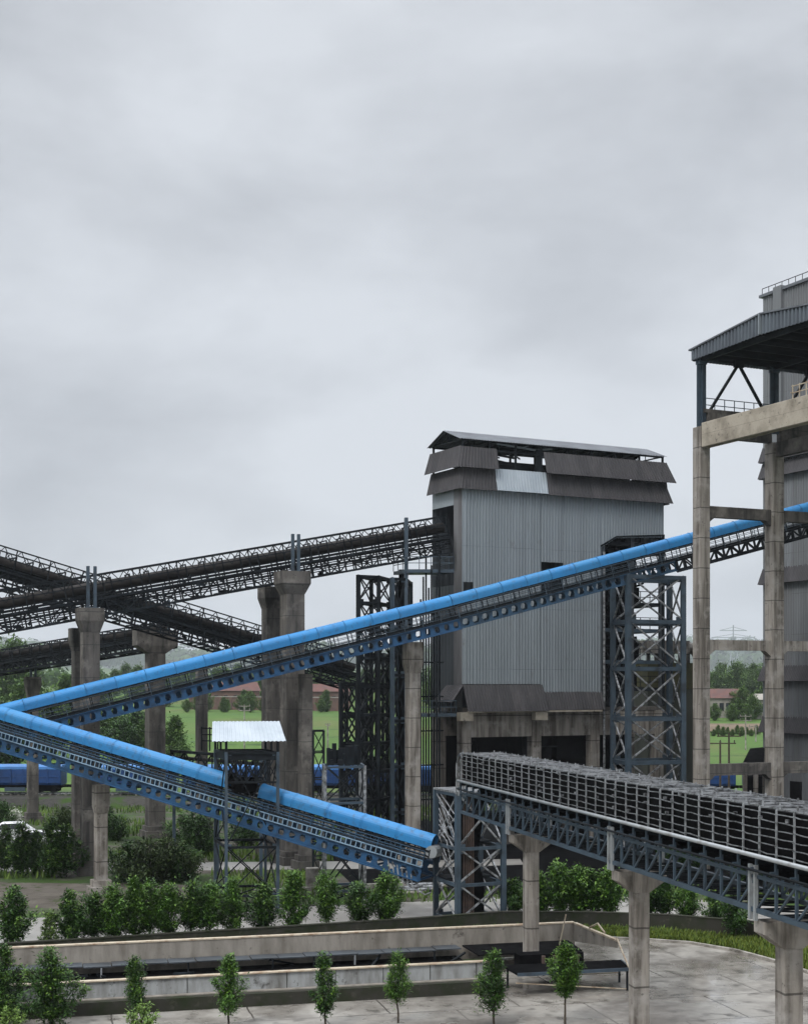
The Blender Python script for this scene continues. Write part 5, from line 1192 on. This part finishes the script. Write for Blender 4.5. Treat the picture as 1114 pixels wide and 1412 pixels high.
# long brick boundary wall with pale coping, and houses
bw = thing('brick_wall', 'long reddish brick boundary wall with pale coping across the far green field', 'wall', gx(360, 450, 7))
c = MB(); a, b = gx(262, 470, 7), gx(480, 450, 6.8); c.bar(a + vz(1.9), b + vz(1.9), .5, 4.6); c.build('wall_panel', 'brick', bw)
c = MB(); c.bar(a + vz(4.35), b + vz(4.35), .8, .3); c.build('coping', 'render_wall', bw)
q = MB(); q.box(a + V((0, -.4, 0)), .7, .5, 4.2); q = q.build('wall_pillar', 'brick', bw)
for i in range(1, 16): clone(q, (b - a) * (i / 15))
def house(label, px, D, wd, dp, h, rh, m='brick', roof='tile', nw=4, ang=.1):
    p = gx(px, D); p.z = gz(p.x, p.y) - .2; r_ = thing('house', label, 'house', p, 'houses beyond the fields'); ca, sa = math.cos(ang), math.sin(ang)
    def hp(x, y, z): return p + V((x * ca - y * sa, x * sa + y * ca, z))
    c = MB(); c.loft([[hp(x, y, z) for x, y in ((-wd / 2, -dp / 2), (wd / 2, -dp / 2), (wd / 2, dp / 2), (-wd / 2, dp / 2))] for z in (0, h)]); c.build('wall', m, r_)
    c = MB(); c.add([hp(x, y, z) for x, y, z in ((-wd / 2 - .5, -dp / 2 - .5, h), (wd / 2 + .5, -dp / 2 - .5, h), (wd / 2 + .5, dp / 2 + .5, h), (-wd / 2 - .5, dp / 2 + .5, h), (-wd / 2 + .8, 0, h + rh), (wd / 2 - .8, 0, h + rh))], [(3, 2, 1, 0), (0, 1, 5, 4), (1, 2, 5), (2, 3, 4, 5), (3, 0, 4)]); c.build('roof', roof, r_)
    for i in range(nw):
        x = -wd / 2 + wd * (i + .5) / nw; c = MB(); c.loft([[hp(x + e, y, z) for e, y in ((-.6, -dp / 2 - .06), (.6, -dp / 2 - .06), (.6, -dp / 2 + .1), (-.6, -dp / 2 + .1))] for z in (h * .35, h * .75)]); c.build('window', 'glass', r_)
house('red roofed house half hidden by trees between the concrete frame columns', 1001, 405, 11, 9, 5.4, 2.6, 'render_wall', 'tile', 6)
house('pale roofed house at the right edge of the gap in the concrete frame', 1056, 400, 8, 8, 5.2, 1.6, 'render_wall', 'render_wall', 3)
house('brick house behind the boundary wall near the dark lattice towers', 452, 475, 14, 9, 6.0, 2.5, 'brick', 'tile', 4)
house('brick house behind the boundary wall left of the tallest pier', 325, 490, 16, 10, 6.0, 3.0, 'brick', 'tile', 5)
def pole(label, px, D, ytop, arm=1.2, n=2):
    p = gx(px, D); p.z = gz(p.x, p.y); r_ = thing('utility_pole', label, 'pole', p, 'utility poles in the fields'); t_ = at(px, ytop, D)
    c = MB(); c.tube([p, t_], [.16, .11], 8); c.build('pole_shaft', 'bark' if D < 200 else 'kerb', r_)
    c = MB()
    for k in range(n): c.bar(V((t_.x - arm, t_.y, t_.z - .3 - .9 * k)), V((t_.x + arm, t_.y, t_.z - .3 - .9 * k)), .14)
    for k in range(n):
        for x in (-arm, 0, arm): c.box(V((t_.x + x * .9, t_.y, t_.z - .25 - .9 * k)), .12, .12, .35)
    c.build('crossarm', 'bark' if D < 200 else 'kerb', r_)
pole('utility pole in the green field above the tin roofed shelter', 337, 300, 972)
pole('utility pole in the field just left of the dark lattice towers', 452, 250, 998, .4, 1)
pole('taller utility pole in the gap of the concrete frame near its middle', 1028, 300, 986)
pole('short utility pole in the concrete frame gap near the grey building', 1042, 320, 1000, 1.6, 1)
pole('dark pole with a box on the lowest frame beam gap', 993, 175, 1022, 1.9, 1)
pole('thin dark pole beside the one with a box, in the concrete frame gap', 1005, 172, 1012, 1.4, 1)
fp_ = sheet('field', [gx(975, 346)[:2], gx(1065, 346)[:2], gx(1065, 372)[:2], gx(975, 372)[:2]], 3.0, 'furrow')
for i, vv in enumerate(fp_.data.vertices): vv.co.z = gz(vv.co.x, vv.co.y) + .25
# parked cars behind the dark trees
def make_car():
    r_ = thing('parked_car', 'white car', 'car'); c = MB()
    prof = [(-2.1, .35), (-2.15, .85), (-1.3, 1.0), (-.7, 1.5), (1.0, 1.55), (1.8, 1.05), (2.15, .9), (2.1, .35)]
    def ringc(w): return [V((x, w * (1 if z < 1.1 else .82), z)) for x, z in prof]
    c.loft([ringc(-.85), ringc(.85)]); c.build('body', 'white', r_, bevel=.06)
    for sy in (-1, 1):
        c = MB(); c.add([V((x, sy * (.86 if z < 1.1 else .74), z)) for x, z in ((-1.0, 1.05), (-.6, 1.44), (.9, 1.48), (1.5, 1.08))], [(0, 1, 2, 3)]); c.build('side_window', 'glass', r_)
    for x in (-1.35, 1.35):
        for sy in (-.8, .8): c = MB(); c.tube([V((x, sy - .1, .33)), V((x, sy + .1, .33))], .33, 14); c.build('wheel', 'rubber', r_)
    return r_
ca_ = make_car()
ca_.location = gx(14, 137); ca_.rotation_euler = (0, 0, .1); ca_.scale = (1.1, 1.1, 1.35); ca_['label'] = 'white car behind the dark trees, nearest the picture edge'; ca_['group'] = 'parked white cars'
dup(ca_, gx(47, 134), 'white car behind the dark trees, middle one of three', 'parked white cars', .15); dup(ca_, gx(80, 134), 'white car behind the dark trees beside the sooty pier', 'parked white cars', -.1)
# bits lying about the coal yard
db = thing('pipe_stack', 'stack of grey pipes and beams lying on dark ground before the tower base', 'pipes', gx(560, 104))
for k in range(6):
    c = MB(); a = gx(520 + 8 * k, 103 + .8 * k, .15 + .1 * (k % 2)); c.tube([a, a + V((3.5, .6, .05))], .12, 8); c.build('pipe', 'rack_steel' if k % 2 else 'kerb', db)
bx = thing('concrete_block', 'small upright concrete block near the square grey frame', 'block', gx(431, 104)); c = MB(); c.box(gx(431, 104), .9, .7, 1.9, .3); c.build('block', 'kerb', bx, bevel=.05)
wk = thing('low_kerb_wall', 'low pale kerb wall on the dark ground below the square grey frame', 'wall', gx(430, 101)); c = MB(); c.bar(gx(350, 102, .3), gx(560, 106, .3), .5, .6); c.build('wall_run', 'kerb', wk)

# the wet air: one even volume round everything
hz = MB(); hz.loft([[V((x, y, z)) for x, y in ((-3100, -200), (3100, -200), (3100, 8500), (-3100, 8500))] for z in (-1.5, 420)])
ho = hz.build('haze', 'white'); ho['kind'] = 'stuff'
hm = bpy.data.materials.new('haze_air'); hm.use_nodes = True; hn = hm.node_tree; hn.nodes.clear()
out = hn.nodes.new('ShaderNodeOutputMaterial'); pv = hn.nodes.new('ShaderNodeVolumePrincipled'); pv.inputs['Color'].default_value = (.86, .91, .96, 1); pv.inputs['Density'].default_value = .0001; pv.inputs['Anisotropy'].default_value = .2
hn.links.new(pv.outputs[0], out.inputs['Volume']); ho.data.materials.clear(); ho.data.materials.append(hm)
